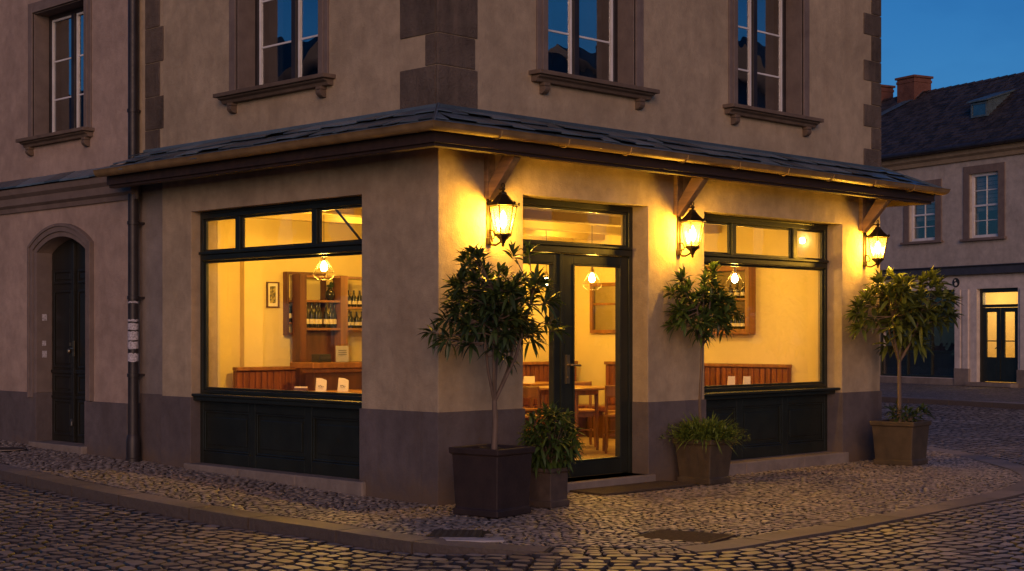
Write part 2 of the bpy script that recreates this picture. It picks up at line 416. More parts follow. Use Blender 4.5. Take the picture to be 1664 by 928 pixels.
# upper windows
def upper_window(T,a0,a1,z0,z1,parent,curt,bars=(.47,.94),depth=.22,flip=False,wide=.13,ends=.1):
    t=wide
    tr=MB(T)
    for g,pz in ((t,.022),(t*.55,.038)):      # stepped architrave
        tr.box(a0-g,a0-.001,-pz,.02,z0-.002,z1+g); tr.box(a1+.001,a1+g,-pz,.02,z0-.002,z1+g)
        tr.box(a0-.001,a1+.001,-pz+.001,.02,z1+.001,z1+g-.002)
    # plaster lining of the reveal
    tr.box(a0,a0+.012,-.01,depth,z0,z1); tr.box(a1-.012,a1,-.01,depth,z0,z1); tr.box(a0+.012,a1-.012,-.01,depth,z1-.012,z1)
    w=tr.build('window',M['trim'],parent,bevel=.006)
    s=MB(T); s.box(a0-t-ends,a1+t+ends,-.15,depth,z0-.045,z0-.005); s.prism([(.02,z0-.047),(-.12,z0-.047),(-.112,z0-.062),(-.075,z0-.075),(-.060,z0-.105),(.02,z0-.105)],a0-t-ends+.035,a1+t+ends-.035,lambda b,z,h:(h,b,z))
    for c in (a0-t*.4,a1+t*.4):
        s.box(c-.042,c+.042,-.075,.0,z0-.135,z0-.104)
        s.prism([(-.068,-.135),(-.078,-.15),(-.078,-.17),(-.062,-.19),(-.035,-.205),(0,-.21),(0,-.135)],c-.036,c+.036,lambda b,z,h:(h,b,z0+z-.0005))
    s.build('sill',M['sillm'],w,bevel=.006)
    f=MB(T); frame_rect(f,a0+.012,a1-.012,z0,z1-.012,.05,depth-.02,depth+.05)
    m_=(a0+a1)/2; f.box(m_-.035,m_+.035,depth-.035,depth+.05,z0+.05,z1-.062)
    f.build('frame',M['pipe'] ,w,bevel=.004)
    gl=MB(T); sash=MB(T)
    for p,q in ((a0+.062,m_-.035),(m_+.035,a1-.062)):
        frame_rect(sash,p+.003,q-.003,z0+.052,z1-.064,.026,depth-.006,depth+.03)
        for h in bars:
            sash.box(p+.037,q-.037,depth+.002,depth+.022,z0+h-.010,z0+h+.010)
        gl.box(p+.034,q-.034,depth+.010,depth+.015,z0+.08,z1-.09)
    sash.build('sash',M['white'],w,bevel=.003); gl.build('pane',M['glass_up'],w)
    for c0,c1 in curt:
        c=MB(T); n=int((c1-c0)/.02)+1
        vs=[];fs=[]
        for i in range(n):
            aa=c0+(c1-c0)*i/(n-1); bb=depth+.12+.018*math.sin(i*1.7)+.008*math.sin(i*.6)
            vs+=[(aa,bb,z0+.03),(aa,bb,z1)]
        for i in range(n-1): fs.append((2*i,2*i+2,2*i+3,2*i+1))
        c.add(vs,fs); c.build('curtain',M['curtain'],w,smooth='all',recalc=False)
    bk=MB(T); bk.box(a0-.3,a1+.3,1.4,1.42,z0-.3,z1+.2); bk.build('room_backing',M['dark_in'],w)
    return w
upper_window(FR,*uR1,cb,[(2.22,2.55)])
upper_window(FR,*uR2,cb,[(5.1,5.47),(4.4,4.5)])
upper_window(FL,*uL,cb,[(2.72,2.96)])

# shopfront windows
def shopfront(T,a0,a1,m1,m2,zb,parent,sash=None):
    f=MB(T); b0,b1=.20,.275
    f.box(a0,a0+.05,b0,b1,zb,2.79); f.box(a1-.05,a1,b0,b1,zb,2.79)
    f.box(a0+.05,a1-.05,b0,b1,2.715,2.79); f.box(a0+.05,a1-.05,b0-.02,b1,2.765,2.788)
    f.box(a0+.05,a1-.05,b0-.03,b1,2.275,2.335); f.box(a0+.05,a1-.05,b0-.055,b1,2.335,2.365)
    f.box(a0+.05,a1-.05,b0,b1,.875,.915)
    for m in (m1,m2): f.box(m-.038,m+.038,b0,b1,2.366,2.714); 
    w=f.build('shop_window',M['frame'],parent,bevel=.006)
    g=MB(T); 
    segs=[(a0+.05,m1-.038),(m1+.038,m2-.038),(m2+.038,a1-.05)]
    s=MB(T)
    for p,q in segs:
        g.box(p+.02,q-.02,.238,.243,2.38,2.70); frame_rect(s,p+.002,q-.002,2.368,2.713,.022,.225,.255)
    frame_rect(s,a0+.052,a1-.052,.917,2.272,.026,.222,.258)
    s.build('glazing_bead',M['frame'],w,bevel=.003)
    g.box(a0+.07,a1-.07,.238,.243,.93,2.26)
    g.build('pane',M['glass'],w)
    s=MB(T); s.box(a0-.02 if T is FR else a0-.02,a1+.02,.02,.30,.845,.874); s.box(a0+.002,a1-.002,.09,.27,.80,.845)
    s.build('sill',M['frame'],w,bevel=.007)
    pn=MB(T); pn.box(a0+.002,a1-.002,.225,.30,zb,.799)
    n=3 if a1-a0>2.7 else 3
    pw=(a1-a0-.02)/n
    for k in range(n+1):
        c=a0+.01+pw*k; pn.box(max(a0+.002,c-.055),min(a1-.002,c+.055),.195,.226,zb+.001,.798)
    for k in range(n):
        p=a0+.01+pw*k+.055; q=a0+.01+pw*(k+1)-.055
        pn.box(p,q,.1955,.226,zb+.001,zb+.13); pn.box(p,q,.1955,.226,.70,.797)
        frame_rect(pn,p+.001,q-.001,zb+.131,.699,.022,.206,.226)
        pn.box(p+.07,q-.07,.214,.226,zb+.2,.63)
    pn.build('stall_riser',M['frame'],w,bevel=.006)
    return w
sw=shopfront(FR,3.77,6.38,4.56,5.72,.12,cb)
FL2=lambda a,b,z:(b-.09 if b>.1 else b*.2,a,z)
sw2=shopfront(FL2,1.05,3.87,1.91,3.19,.14,cb)
mb=MB(); mb.tube([(.34,1.86,2.72),(.36,1.45,2.36)],.012); mb.build('opening_strut',M['black'],sw2)
for T,a0,a1,h,nm in ((FL,.97,3.93,.14,'step'),(FR,3.5,6.44,.12,'step')):
    mb=MB(T)
    c=a0
    while c<a1-.01:
        L=min(a1-c,R.uniform(.9,1.25)); 
        if a1-c-L<.3: L=a1-c
        mb.box(c+.002,c+L-.002,-.06,.24,-.25,h+.002); c+=L
    mb.build(nm,M['stone'],cb,bevel=.012)

# entrance door
f=MB(FR); a0,a1=1.06,2.85
f.box(a0,a0+.06,.2,.29,.09,2.79); f.box(a1-.06,a1,.2,.29,.09,2.79); f.box(a0+.06,a1-.06,.2,.29,2.73,2.79); f.box(a0+.06,a1-.06,.17,.29,2.285,2.35); f.box(a0+.06,a1-.06,.15,.29,2.35,2.375)
dr=f.build('entrance_door',M['frame'],cb,bevel=.006)
g=MB(FR); g.box(a0+.075,a1-.075,.24,.245,2.39,2.715); g.build('pane',M['glass'],dr)
s=MB(FR); frame_rect(s,a0+.062,a1-.062,2.377,2.728,.022,.225,.26); s.build('glazing_bead',M['frame'],dr,bevel=.003)
for p,q,sl,sr in ((1.122,1.80,.10,.10),(1.81,2.788,.155,.115)):
    l=MB(FR); z0,z1=.105,2.28
    l.box(p,p+sl,.21,.265,z0,z1); l.box(q-sr,q,.21,.265,z0,z1); l.box(p+sl,q-sr,.21,.265,z0,.25); l.box(p+sl,q-sr,.21,.265,2.185,z1)
    frame_rect(l,p+sl+.001,q-sr-.001,.251,2.184,.016,.2,.27)
    l.box(q-.02,q+.012,.195,.215,z0,z1) if p<1.5 else None
    lo=l.build('door_leaf',M['frame'],dr,bevel=.005)
    g=MB(FR); g.box(p+sl+.01,q-sr-.01,.234,.240,.26,2.175)
    g.build('door_glass',M['glass'],dr)
h=MB(FR); h.box(1.86,1.905,.195,.21,1.02,1.30); h.tube([(1.883,.2,1.2),(1.883,.15,1.2)],.012); h.tube([(1.883,.155,1.2),(2.01,.15,1.195)],.011); h.lathe([(0.014,0),(.014,.012)],(1.883,.198,1.08),10,M=Matrix.Rotation(PI/2,3,'X'))
h.build('door_handle',M['steel'],dr,smooth=True)
mb=MB(FR); mb.box(1.0,2.92,-.05,.32,-.2,.09); mb.build('threshold',M['stone'],cb,bevel=.012)

# canopy -----------------------------------------------------------------
YE=4.78; Y2=2.2
def sweep(mb,prof,ye=YE,y2=Y2,ex=0,cap=True):
    n=len(prof); vs=[]
    for o,z in prof: vs.append((-o,ye,z))
    for o,z in prof: vs.append((-o,-o,z))
    for o,z in prof: vs.append((BX+o+ex,-o,z))
    for o,z in prof: vs.append((BX+o+ex,y2,z))
    fs=[]
    for k in range(3):
        for i in range(n): fs.append((k*n+i,k*n+(i+1)%n,(k+1)*n+(i+1)%n,(k+1)*n+i))
    fs.append(tuple(range(n))); fs.append(tuple(range(4*n-1,3*n-1,-1)))
    mb.add(vs,fs)
cp=MB(); sweep(cp,[(.004,3.455),(.47,3.225),(.47,3.245),(.004,3.478)])
can=cp.build('canopy',M['soffit'],cb)
fb=MB(); sweep(fb,[(.36,3.07),(.44,3.07),(.44,3.225),(.36,3.225)]); fb.build('eaves_beam',M['beam'],can,bevel=.006)
sf=MB(); sweep(sf,[(.004,3.19),(.355,3.19),(.355,3.205),(.004,3.205)]); sf.build('soffit',M['soffit'],can)
fc=MB(); sweep(fc,[(.445,3.10),(.465,3.10),(.465,3.222),(.445,3.222)],ye=YE+.002); fc.build('fascia_board',M['beam'],can)
# gutter
pr=[]; c=(.53,3.245); r=.062
for k in range(11):
    t=PI+PI*k/10; pr.append((c[0]+r*math.cos(t),c[1]+r*math.sin(t)))
pr+=[(c[0]+r+.008,c[1]+.008),(c[0]+r-.004,c[1]+.012)]
for k in range(10,-1,-1):
    t=PI+PI*k/10; pr.append((c[0]+(r-.005)*math.cos(t),c[1]+(r-.005)*math.sin(t)+.001))
gt=MB(); sweep(gt,pr,ye=YE+.06,ex=.02); gt.build('gutter',M['brass'],can,smooth=True)
for x in [i*.85+.2 for i in range(9)]:
    gb=MB(); gb.tube([(x,-.46,3.21),(x,-.475,3.185),(x,-.53,3.176),(x,-.585,3.195),(x,-.597,3.245)],.006,5)
    gb.build('gutter_strap',M['brass'],can)
# slates
sl=MB()
def slate_run(P,L0,L1,mit0,mit1,reverse=False):
    # P(a,off,z) world; rows from eave up
    rows=[(.575,.36),(.43,.16),(.22,.0)]
    for ri,(o1,o0) in enumerate(rows):
        a=L0-o1-R.uniform(0,.2); 
        while a<L1+o1:
            w=R.uniform(.20,.38); b=a+w
            lift=.010+.022*R.random()**2; j=R.uniform(-.012,.012)
            def zz(o): return 3.49-(o)*.485
            q=[]
            for (aa,oo) in ((a,o0),(b,o0),(b,o1+j),(a,o1+j+R.uniform(-.008,.008))):
                lo=L0-(oo if mit0 else 0); hi=L1+(oo if mit1 else 0)
                q.append((max(lo,min(hi,aa)),oo))
            if abs(q[0][0]-q[1][0])+abs(q[2][0]-q[3][0])>.04:
                th=.010; tilt=[R.uniform(0,.018) for _ in range(2)]
                zt=[zz(q[0][1])+.006,zz(q[1][1])+.006,zz(q[2][1])+lift+.012+tilt[0],zz(q[3][1])+lift+.012+tilt[1]]
                vs=[P(q[i][0]+(.006 if i in(0,3) else -.006),q[i][1],zt[i]) for i in range(4)]+[P(q[i][0]+(.006 if i in(0,3) else -.006),q[i][1],zt[i]-th) for i in range(4)]
                sl.add(vs,[(0,1,2,3),(7,6,5,4),(0,4,5,1),(1,5,6,2),(2,6,7,3),(3,7,4,0)])
            a=b
slate_run(lambda a,o,z:(a,-o,z),0,BX,True,True)
slate_run(lambda a,o,z:(-o,a,z),0,YE,True,False)
slate_run(lambda a,o,z:(BX+o,a,z),0,Y2,True,False)
sl.build('roof_slates',M['slate'],can,bevel=.002)
for sgn,cx in ((-1,0),(1,BX)):
    fl=MB(); fl.tube([(cx+sgn*o,-o,3.503-o*.485+.012) for o in (.0,.2,.4,.555)],[.014,.015,.016,.017],7)
    fl.build('hip_capping',M['slate'],can,smooth=True)
fl=MB(FR); fl.box(-.012,BX+.012,-.022,.0,3.47,3.515); fl.T=FL; fl.box(-.01,YE,-.022,.0,3.47,3.515); fl.build('wall_flashing',M['slate'],can,bevel=.004)
# timber brackets
for x in (.60,3.30,6.78):
    b=MB()
    b.box(x-.05,x+.05,-.055,-.002,2.72,3.19)
    b.box(x-.05,x+.05,-.358,-.056,3.12,3.188)
    b.prism([(-.056,2.70),(-.056,2.85),(-.255,3.119),(-.385,3.119),(-.385,3.06)],x-.045,x+.045,lambda y,z,h:(h,y,z))
    b.build('bracket',M['bracket'],can,bevel=.008)

# downpipe
dp=MB(); X0=-.085;Yp=4.88
dp.tube([(X0,Yp,.35),(X0,Yp,8.1)],.056,20)
pipe=dp.build('downpipe',M['pipe'],cb,smooth=True)
dc=MB(); dc.lathe([(.082,-.30),(.082,-.24),(.075,-.235),(.075,-.05),(.066,.0),(.058,.02)],(X0,Yp,.38),20); dc.build('pipe_foot',M['pipe'],pipe,smooth=True)
for z in (1.05,1.9,2.72,3.95,5.3):
    dc=MB(); dc.lathe([(.057,-.02),(.066,-.018),(.066,.018),(.057,.02)],(X0,Yp,z),20); dc.box(X0-.01,.05,Yp-.02,Yp+.02,z-.012,z+.012)
    dc.build('pipe_collar',M['pipe'],pipe,smooth=True)
def wrap(z0,z1,t0,t1,mat,r=.0585):
    s=MB(); vs=[];fs=[];n=10
    for i in range(n+1):
        t=t0+(t1-t0)*i/n
        vs+=[(X0+r*math.cos(t),Yp+r*math.sin(t),z0+R.uniform(-.006,.006)),(X0+r*math.cos(t),Yp+r*math.sin(t),z1+R.uniform(-.006,.006))]
    for i in range(n): fs.append((2*i,2*i+2,2*i+3,2*i+1))
    s.add(vs,fs); return s.build('sticker',mat,pipe,smooth='all',recalc=False)
for z0,z1 in ((1.84,1.86),(1.64,1.66),(1.545,1.62),(1.43,1.53),(1.34,1.42),(1.2,1.29)):
    wrap(z0,z1,PI*.72,PI*1.78,M['sticker'])

# restaurant room ---------------------------------------------------------
rm=MB(FR); wall_grid(rm,.36,BX-.33,.1,2.95,.331,.36,[(wR[0],wR[1],.8,2.79),(dR[0],dR[1],.1,2.79)])
rb=MB(FL); wall_grid(rb,.36,4.7,.1,2.95,.331,.36,[(wL[0],wL[1],.8,2.79)])
rm.T=None; rm.add(rb.v,rb.f)
rm.box(.331,BX-.33,4.70,4.76,.1,2.95); rm.box(6.85,6.879,.36,4.7,.1,2.95)
rm.box(1.20,1.46,4.62,4.701,.1,2.95); 
rm.build('interior_wall',M['room'],cb,weld=True)
cl=MB(); cl.box(.331,6.879,.331,4.76,2.951,3.15); cl.build('interior_ceiling',M['ceil'],cb)
for y in (1.15,2.2,3.25,4.2):
    b=MB(); b.box(.37,6.84,y-.09,y+.09,2.80,2.949); b.build('ceiling_beam',M['beamc'],cb,bevel=.01)
fl=MB(); fl.box(.331,6.879,.331,4.76,-.05,.1); fl.box(1.07,2.84,.291,.331,-.05,.0995); fl.build('interior_floor',M['floor_in'],cb)
uf=MB(); uf.box(.331,6.879,.331,8.7,3.30,3.4); uf.build('upper_floor',M['dark_in'],cb)

# ---------------- things inside
def lampobj(): pass
# benches
def bench(name,label,T,a0,a1,b):
    # b = wall plane, seat toward lower b
    t=thing(name,(T(a0,b,0)[0],T(a0,b,0)[1],.1),label,'bench','slatted wooden wall benches')
    s=MB(T); s.box(a0,a1,b-.50,b-.08,.46,.53); s.build('seat',M['bench'],t,bevel=.01)
    s=MB(T); s.box(a0+.02,a1-.02,b-.46,b-.10,.1,.46); s.build('base',M['wood_d'],t)
    s=MB(T); s.box(a0,a1,b-.06,b-.002,.531,1.08)
    n=int((a1-a0)/.085)
    for i in range(n):
        c=a0+.04+(a1-a0-.08)*i/(n-1)
        s.box(c-.032,c+.032,b-.075,b-.0605,.54,1.07)
    s.build('backrest',M['bench'],t,bevel=.006)
    s=MB(T); s.box(a0-.01,a1,b-.10,b-.002,1.082,1.125); s.build('top_rail',M['wood'],t,bevel=.008)
    return t
bench('wall_bench','long slatted brown bench on the back wall, seen through the left shop window',FR,1.04,6.74,4.615)
bench('wall_bench','slatted brown bench against the right-hand wall, its end seen through the right shop window',FL,1.03,4.05,6.85)
# bar
t=thing('bar_counter',(2.2,4.1,.1),'brown wooden bar counter below the bottle shelving behind the left shop window','counter')
b=MB(); b.box(1.66,2.62,3.92,4.08,.1,1.10); b.build('front_panel',M['wood_d'],t,bevel=.006)
b=MB(); b.box(1.60,2.70,3.86,4.30,1.11,1.175); b.box(1.63,2.67,3.89,4.1,1.06,1.108); b.build('countertop',M['wood'],t,bevel=.008)
b=MB(); b.box(2.56,2.70,3.885,4.10,.1,1.058); b.build('post',M['wood'],t,bevel=.006)
# shelving
t=thing('bottle_shelving',(2.3,4.45,.1),'brown wooden shelving unit of bottles standing behind the bar counter','shelf')
b=MB(); b.box(1.86,1.955,4.44,4.60,.1,2.20); b.build('post',M['wood_d'],t,bevel=.005)
b=MB(); b.box(2.46,2.57,4.44,4.60,.1,2.20); b.build('post',M['wood'],t,bevel=.005)
b=MB(); b.box(3.25,3.37,4.44,4.60,.1,2.20); b.build('post',M['wood'],t,bevel=.005)
for z in (1.545,1.875,2.165):
    b=MB(); b.box(1.956,2.459,4.445,4.60,z,z+.028); b.build('shelf_board',M['wood'],t,bevel=.003)
for z in (1.545,1.80,2.165):
    b=MB(); b.box(2.571,3.249,4.445,4.60,z,z+.028); b.build('shelf_board',M['wood'],t,bevel=.003)
b=MB(); b.box(1.956,2.459,4.56,4.60,1.17,1.54); b.build('back_panel',M['wood_d'],t)
# wall cabinet behind
t=thing('wall_cabinet',(2.0,4.69,1.5),'shallow framed wall cabinet just left of the bar shelving','cabinet')
b=MB(); frame_rect(b,1.845,2.4,1.49,2.235,.03,4.62,4.699) if False else None
b=MB(FR); frame_rect(b,1.80,2.38,1.49,2.235,.03,4.615,4.698); b.build('frame',M['wood_d'],t,bevel=.004)
b=MB(); b.box(1.831,2.349,4.63,4.697,1.62,1.64); b.box(1.831,2.349,4.63,4.697,1.88,1.90); b.build('shelf_board',M['wood'],t)
# bottles
def make_bottle(name,label,group,h=.30,mat='bottle',pap='label',r=.031):
    t=thing(name,(0,0,0),label,'bottle',group)
    b=MB(); b.lathe([(r*.9,0),(r,.006),(r,h*.55),(r*.85,h*.63),(r*.4,h*.72),(r*.36,h*.95),(r*.42,h*.955),(r*.42,h)],n=12); b.build('glass',M[mat],t,smooth=True)
    b=MB(); b.lathe([(r+.001,h*.16),(r+.001,h*.36)],n=12); b.build('paper_label',M[pap],t,smooth=True)
    return t
def place_bottles(protos,spots):
    for i,(x,y,z,lab,grp) in enumerate(spots):
        p=protos[i%len(protos)]
        o=copy_tree(p); o.location=(x,y,z); o.rotation_euler=(0,0,R.uniform(0,6)); o['label']=lab; o['group']=grp
pA=make_bottle('wine_bottle','dark wine bottle','wine bottles on the bar shelving',.29)
pB=make_bottle('spirit_bottle','short bottle','bottles on the bar shelving',.20,r=.034)
sp=[]
for i in range(7): sp.append((1.995+i*.070+R.uniform(-.006,.006),4.50+R.uniform(-.02,.03),1.574,'dark wine bottle in the row of seven on the left bay of the bar shelving','wine bottles on the bar shelving'))
for i in range(3): sp.append((1.86+i*.06,4.665,1.641,'dark bottle on the lower shelf of the framed wall cabinet','bottles in the framed wall cabinet'))
place_bottles([pA],sp)
sp=[(2.61+i*.075,4.50+R.uniform(-.02,.03),1.574,'short pale-labelled bottle on the lower right bay of the bar shelving','short bottles on the bar shelving') for i in range(7)]
sp+=[(2.62+i*.09,4.50,1.829,'short bottle on the upper right bay of the bar shelving','upper short bottles on the bar shelving') for i in range(5)]
place_bottles([pB],sp)
# vase
t=thing('vase',(2.36,4.52,1.903),'dark round vase with leaves on the top left shelf behind the bar','vase')
b=MB(); b.lathe([(.03,0),(.062,.05),(.055,.10),(.026,.13),(.03,.145)],(2.36,4.52,1.903),14); b.build('body',M['bottle'],t,smooth=True)
b=MB()
for k in range(14):
    a=R.uniform(0,6.28); p=Vector((2.36,4.52,2.04)); q=p+Vector((math.cos(a)*.06,math.sin(a)*.06,R.uniform(.02,.10)))
    b.tube([p,(p+q)/2+Vector((0,0,.02)),q],[.006,.014,.001],5)
b.build('foliage',M['leaf_dk'],t)
# picture
t=thing('framed_picture',(1.62,4.69,1.96),'small dark-framed print hanging on the cream wall left of the bar','picture')
b=MB(FR); frame_rect(b,1.56,1.735,1.81,2.11,.014,4.672,4.699); b.build('frame',M['wood_d'],t,bevel=.002)
b=MB(); b.box(1.575,1.72,4.69,4.698,1.825,2.095); b.build('mount',M['paper'],t)
b=MB(); b.box(1.607,1.688,4.687,4.6895,1.862,2.06); b.build('print',M['print'],t)
# notice
t=thing('wall_notice',(6.70,4.69,2.08),'small white notice with three dark bars on the back wall seen through the door','notice')
b=MB(); b.box(6.62,6.78,4.685,4.699,1.97,2.17); b.build('panel',M['paper'],t)
b=MB(); 
for z in (2.01,2.065,2.12): b.box(6.635,6.765,4.681,4.6845,z,z+.028)
b.build('bars',M['ink'],t)
# framed wall shelf (right window)
t=thing('wall_shelf',(6.84,2.0,1.5),'wood-framed wall shelf with mirror back seen through the right shop window','shelf')
b=MB(FL); frame_rect(b,1.57,2.95,1.50,2.37,.065,6.70,6.849); b.build('frame',M['wood'],t,bevel=.006)
b=MB(); b.box(6.835,6.848,1.636,2.884,1.566,2.304); b.build('mirror',M['mirror'],t)
b=MB(); b.box(6.71,6.834,1.637,2.883,1.93,1.955); b.build('shelf_board',M['wood'],t)
sp=[(6.76,1.70+i*.065,1.567,'dark bottle in the little cluster at the bottom of the framed wall shelf','bottles on the framed wall shelf') for i in range(4)]
sp+=[(6.76,1.70+i*.1,1.957,'dark bottle on the upper board of the framed wall shelf','upper bottles on the framed wall shelf') for i in range(3)]
place_bottles([pB],sp)
for p in (pA,pB):
    for c in kids(p): bpy.data.objects.remove(c)
    bpy.data.objects.remove(p)
t=thing('wall_mirror',(6.84,4.1,1.9),'wood-framed wall mirror with a crossbar seen through the entrance door','mirror')
b=MB(FL); frame_rect(b,3.62,4.36,1.51,2.21,.05,6.80,6.849); b.box(3.67,4.31,6.81,6.84,1.90,1.93); b.build('frame',M['wood'],t,bevel=.005)
b=MB(); b.box(6.835,6.848,3.671,4.309,1.561,2.159); b.build('glass',M['mirror'],t)
# menu holder, glasses on bar
t=thing('menu_stand',(2.16,3.98,1.176),'grey menu card standing upright on the bar counter','menu')
b=MB(); b.box(2.02,2.20,3.97,3.982,1.18,1.365); b.build('card',M['curtain'],t)
b=MB()
for z in (1.31,1.285,1.26): b.box(2.05,2.17,3.9665,3.9695,z,z+.005)
b.build('text_lines',M['ink'],t)
b=MB(); b.box(2.0,2.22,3.95,4.0,1.1755,1.18); b.build('base',M['black'],t)
t=thing('payment_box',(1.85,4.0,1.176),'low black box on the left end of the bar counter','box')
b=MB(); b.box(1.76,1.93,3.95,4.1,1.176,1.27); b.build('body',M['black'],t,bevel=.008)
b=MB(); b.box(1.775,1.915,3.945,3.9495,1.215,1.255); b.build('screen',M['ink'],t)
b=MB(); b.lathe([(.022,0),(.028,.002),(.032,.09),(.029,.09),(.026,.01),(.001,.008)],(2.6,4.0,1.176),14); o=b.build('drinking_glass',M['frost'],smooth=True); tag(o,'small clear glass on the right end of the bar counter','glass')

# pendants
def make_pendant():
    t=thing('pendant_lamp',(0,0,0),'','lamp','bare-bulb wire cage pendant lamps')
    b=MB(); b.tube([(0,0,.12),(0,0,.70)],.004,6); b.build('cord',M['black'],t)
    b=MB(); b.lathe([(.045,0),(.045,.02),(.01,.03)],(0,0,.67),14); b.build('ceiling_rose',M['black'],t,smooth=True)
    b=MB(); b.lathe([(.019,.05),(.022,.06),(.022,.10),(.012,.125)],n=14); b.build('socket',M['steel'],t,smooth=True)
    b=MB(); b.lathe([(.004,-.062),(.022,-.055),(.036,-.035),(.040,-.012),(.034,.012),(.020,.035),(.016,.052)],n=16); b.build('bulb',M['bulb'],t,smooth=True)
    b=MB(); prof=[(.024,.09),(.050,.03),(.085,-.02),(.118,-.075),(.108,-.115),(.062,-.15)]
    for k in range(10):
        a=2*PI*k/10; b.tube([(r*math.cos(a),r*math.sin(a),z) for r,z in prof],.0014,4)
    for r,z in prof[2:]:
        b.tube([(r*math.cos(2*PI*k/20),r*math.sin(2*PI*k/20),z) for k in range(21)],.0014,4,caps=False)
    b.build('wire_cage',M['iron'],t,smooth=True)
    lamp('pendant_light',(0,0,-.02),PEND,LCI,.045,t)
    return t
LCI=(1,.54,.055); PEND=55
pen=make_pendant()
PL=[(1.27,3.24,2.24,'wire cage pendant lamp hanging behind the left shop window'),
    (4.82,2.53,2.19,'wire cage pendant lamp seen through the right leaf of the entrance door'),
    (5.50,3.95,2.20,'wire cage pendant lamp behind the left door leaf, beyond the tallest potted tree'),
    (5.72,1.06,2.17,'wire cage pendant lamp hanging behind the right shop window')]
for i,(x,y,z,l) in enumerate(PL):
    o=pen if i==0 else copy_tree(pen); o.location=(x,y,z); o['label']=l
    for c in kids(o):
        if c.type=='LIGHT': c.data=c.data.copy(); c.data.energy=PEND*(1.6,1.05,1.0,.5)[i]
for i,(x,y,l) in enumerate([(4.61,2.62,'nearer recessed ceiling spotlight seen through the door transom'),(5.7,3.75,'farther recessed ceiling spotlight seen through the door transom'),(2.4,3.78,'recessed ceiling spotlight seen through the top right light of the left shop window')]):
    t=thing('ceiling_spotlight',(x,y,2.94),l,'light','recessed ceiling spotlights')
    b=MB(); b.lathe([(.055,0),(.055,.008)],(x,y,2.942),18); b.build('trim_ring',M['white'],t)
    b=MB(); b.lathe([(.04,0),(.04,.004)],(x,y,2.9375),18); b.build('lens',M['spot'],t)
    lamp('spot_light',(x,y,2.92),30,LCI,.04,t,'POINT')
t=thing('wall_glint',(6.84,.84,2.65),'small round glow added to imitate a reflection, high on the right-hand wall behind the right shop window','light')  # added glow where only a reflection shows; no lamp here
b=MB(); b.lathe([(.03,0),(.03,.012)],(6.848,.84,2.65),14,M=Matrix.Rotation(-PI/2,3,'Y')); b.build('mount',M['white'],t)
b=MB(); b.lathe([(.004,-.04),(.03,-.03),(.036,0),(.03,.03),(.004,.04)],(6.80,.84,2.65),14); b.build('bulb',M['spot'],t,smooth=True)  # glowing ball imitates the reflected bright spot, not a bulb

# tables and chairs
def round_table(x,y,r,label,h=.765):
    t=thing('round_table',(x,y,.1),label,'table','dining tables')
    b=MB(); b.lathe([(r-.01,0),(r,.006),(r,.022),(r-.008,.028)],(x,y,.1+h-.028),40); b.build('tabletop',M['wood_t'],t,smooth=True)
    b=MB(); b.lathe([(r*.72,0),(r*.72,.06)],(x,y,.1+h-.089),24); b.build('apron',M['wood'],t)
    for k in range(4):
        a=PI/4+k*PI/2+.2; b=MB(); q=r*.68
        b.tube([(x+q*math.cos(a),y+q*math.sin(a),.1+h-.03),(x+q*1.05*math.cos(a),y+q*1.05*math.sin(a),.1)],[.026,.018],10); b.build('leg',M['wood'],t,smooth=True)
def rect_table(x,y,lx,ly,label,h=.765):
    t=thing('dining_table',(x,y,.1),label,'table','dining tables')
    b=MB(); b.box(x-lx/2,x+lx/2,y-ly/2,y+ly/2,.1+h-.03,.1+h); b.build('tabletop',M['wood_t'],t,bevel=.006)
    b=MB(); b.box(x-lx/2+.05,x+lx/2-.05,y-ly/2+.05,y+ly/2-.05,.1+h-.10,.1+h-.031); b.build('apron',M['wood'],t)
    for sx in(-1,1):
        for sy in(-1,1):
            b=MB(); cx=x+sx*(lx/2-.07);cy=y+sy*(ly/2-.07); b.box(cx-.025,cx+.025,cy-.025,cy+.025,.1,.1+h-.101); b.build('leg',M['wood'],t,bevel=.004)
round_table(4.50,2.60,.48,'round oak table directly behind the right leaf of the glass entrance door')
rect_table(5.35,4.0,.8,.6,'small oak table with a napkin beside the bench, seen through the left door leaf')
rect_table(1.35,3.42,1.5,.75,'oak table with folded napkins just inside the left shop window')
rect_table(5.90,1.32,1.5,.72,'oak table with folded napkins just inside the right shop window')
def make_chair():
    t=thing('dining_chair',(0,0,0),'','chair','wooden dining chairs')
    b=MB(); b.box(-.21,.21,-.21,.21,.43,.46); b.build('seat',M['wood_t'],t,bevel=.01)
    for sx in(-1,1):
        b=MB(); b.tube([(sx*.18,-.18,.43),(sx*.195,-.195,0)],[.020,.015],8); b.build('leg',M['wood'],t,smooth=True)
        b=MB(); b.tube([(sx*.19,.23,.80),(sx*.185,.20,.5),(sx*.18,.19,.40),(sx*.19,.21,0)],[.016,.019,.021,.016],8); b.build('leg',M['wood'],t,smooth=True)
    b=MB(); b.box(-.20,.20,.195,.235,.66,.80); b.build('backrest',M['wood'],t,bevel=.018)
    b=MB()
    for sx in(-1,1): b.bar((sx*.185,-.185,.2),(sx*.185,.2,.2),.02,.02)
    b.bar((-.185,0,.2),(.185,0,.2),.02,.02); b.box(-.18,.18,-.19,-.17,.37,.43); b.build('stretcher',M['wood'],t,bevel=.003)
    return t
ch=make_chair()
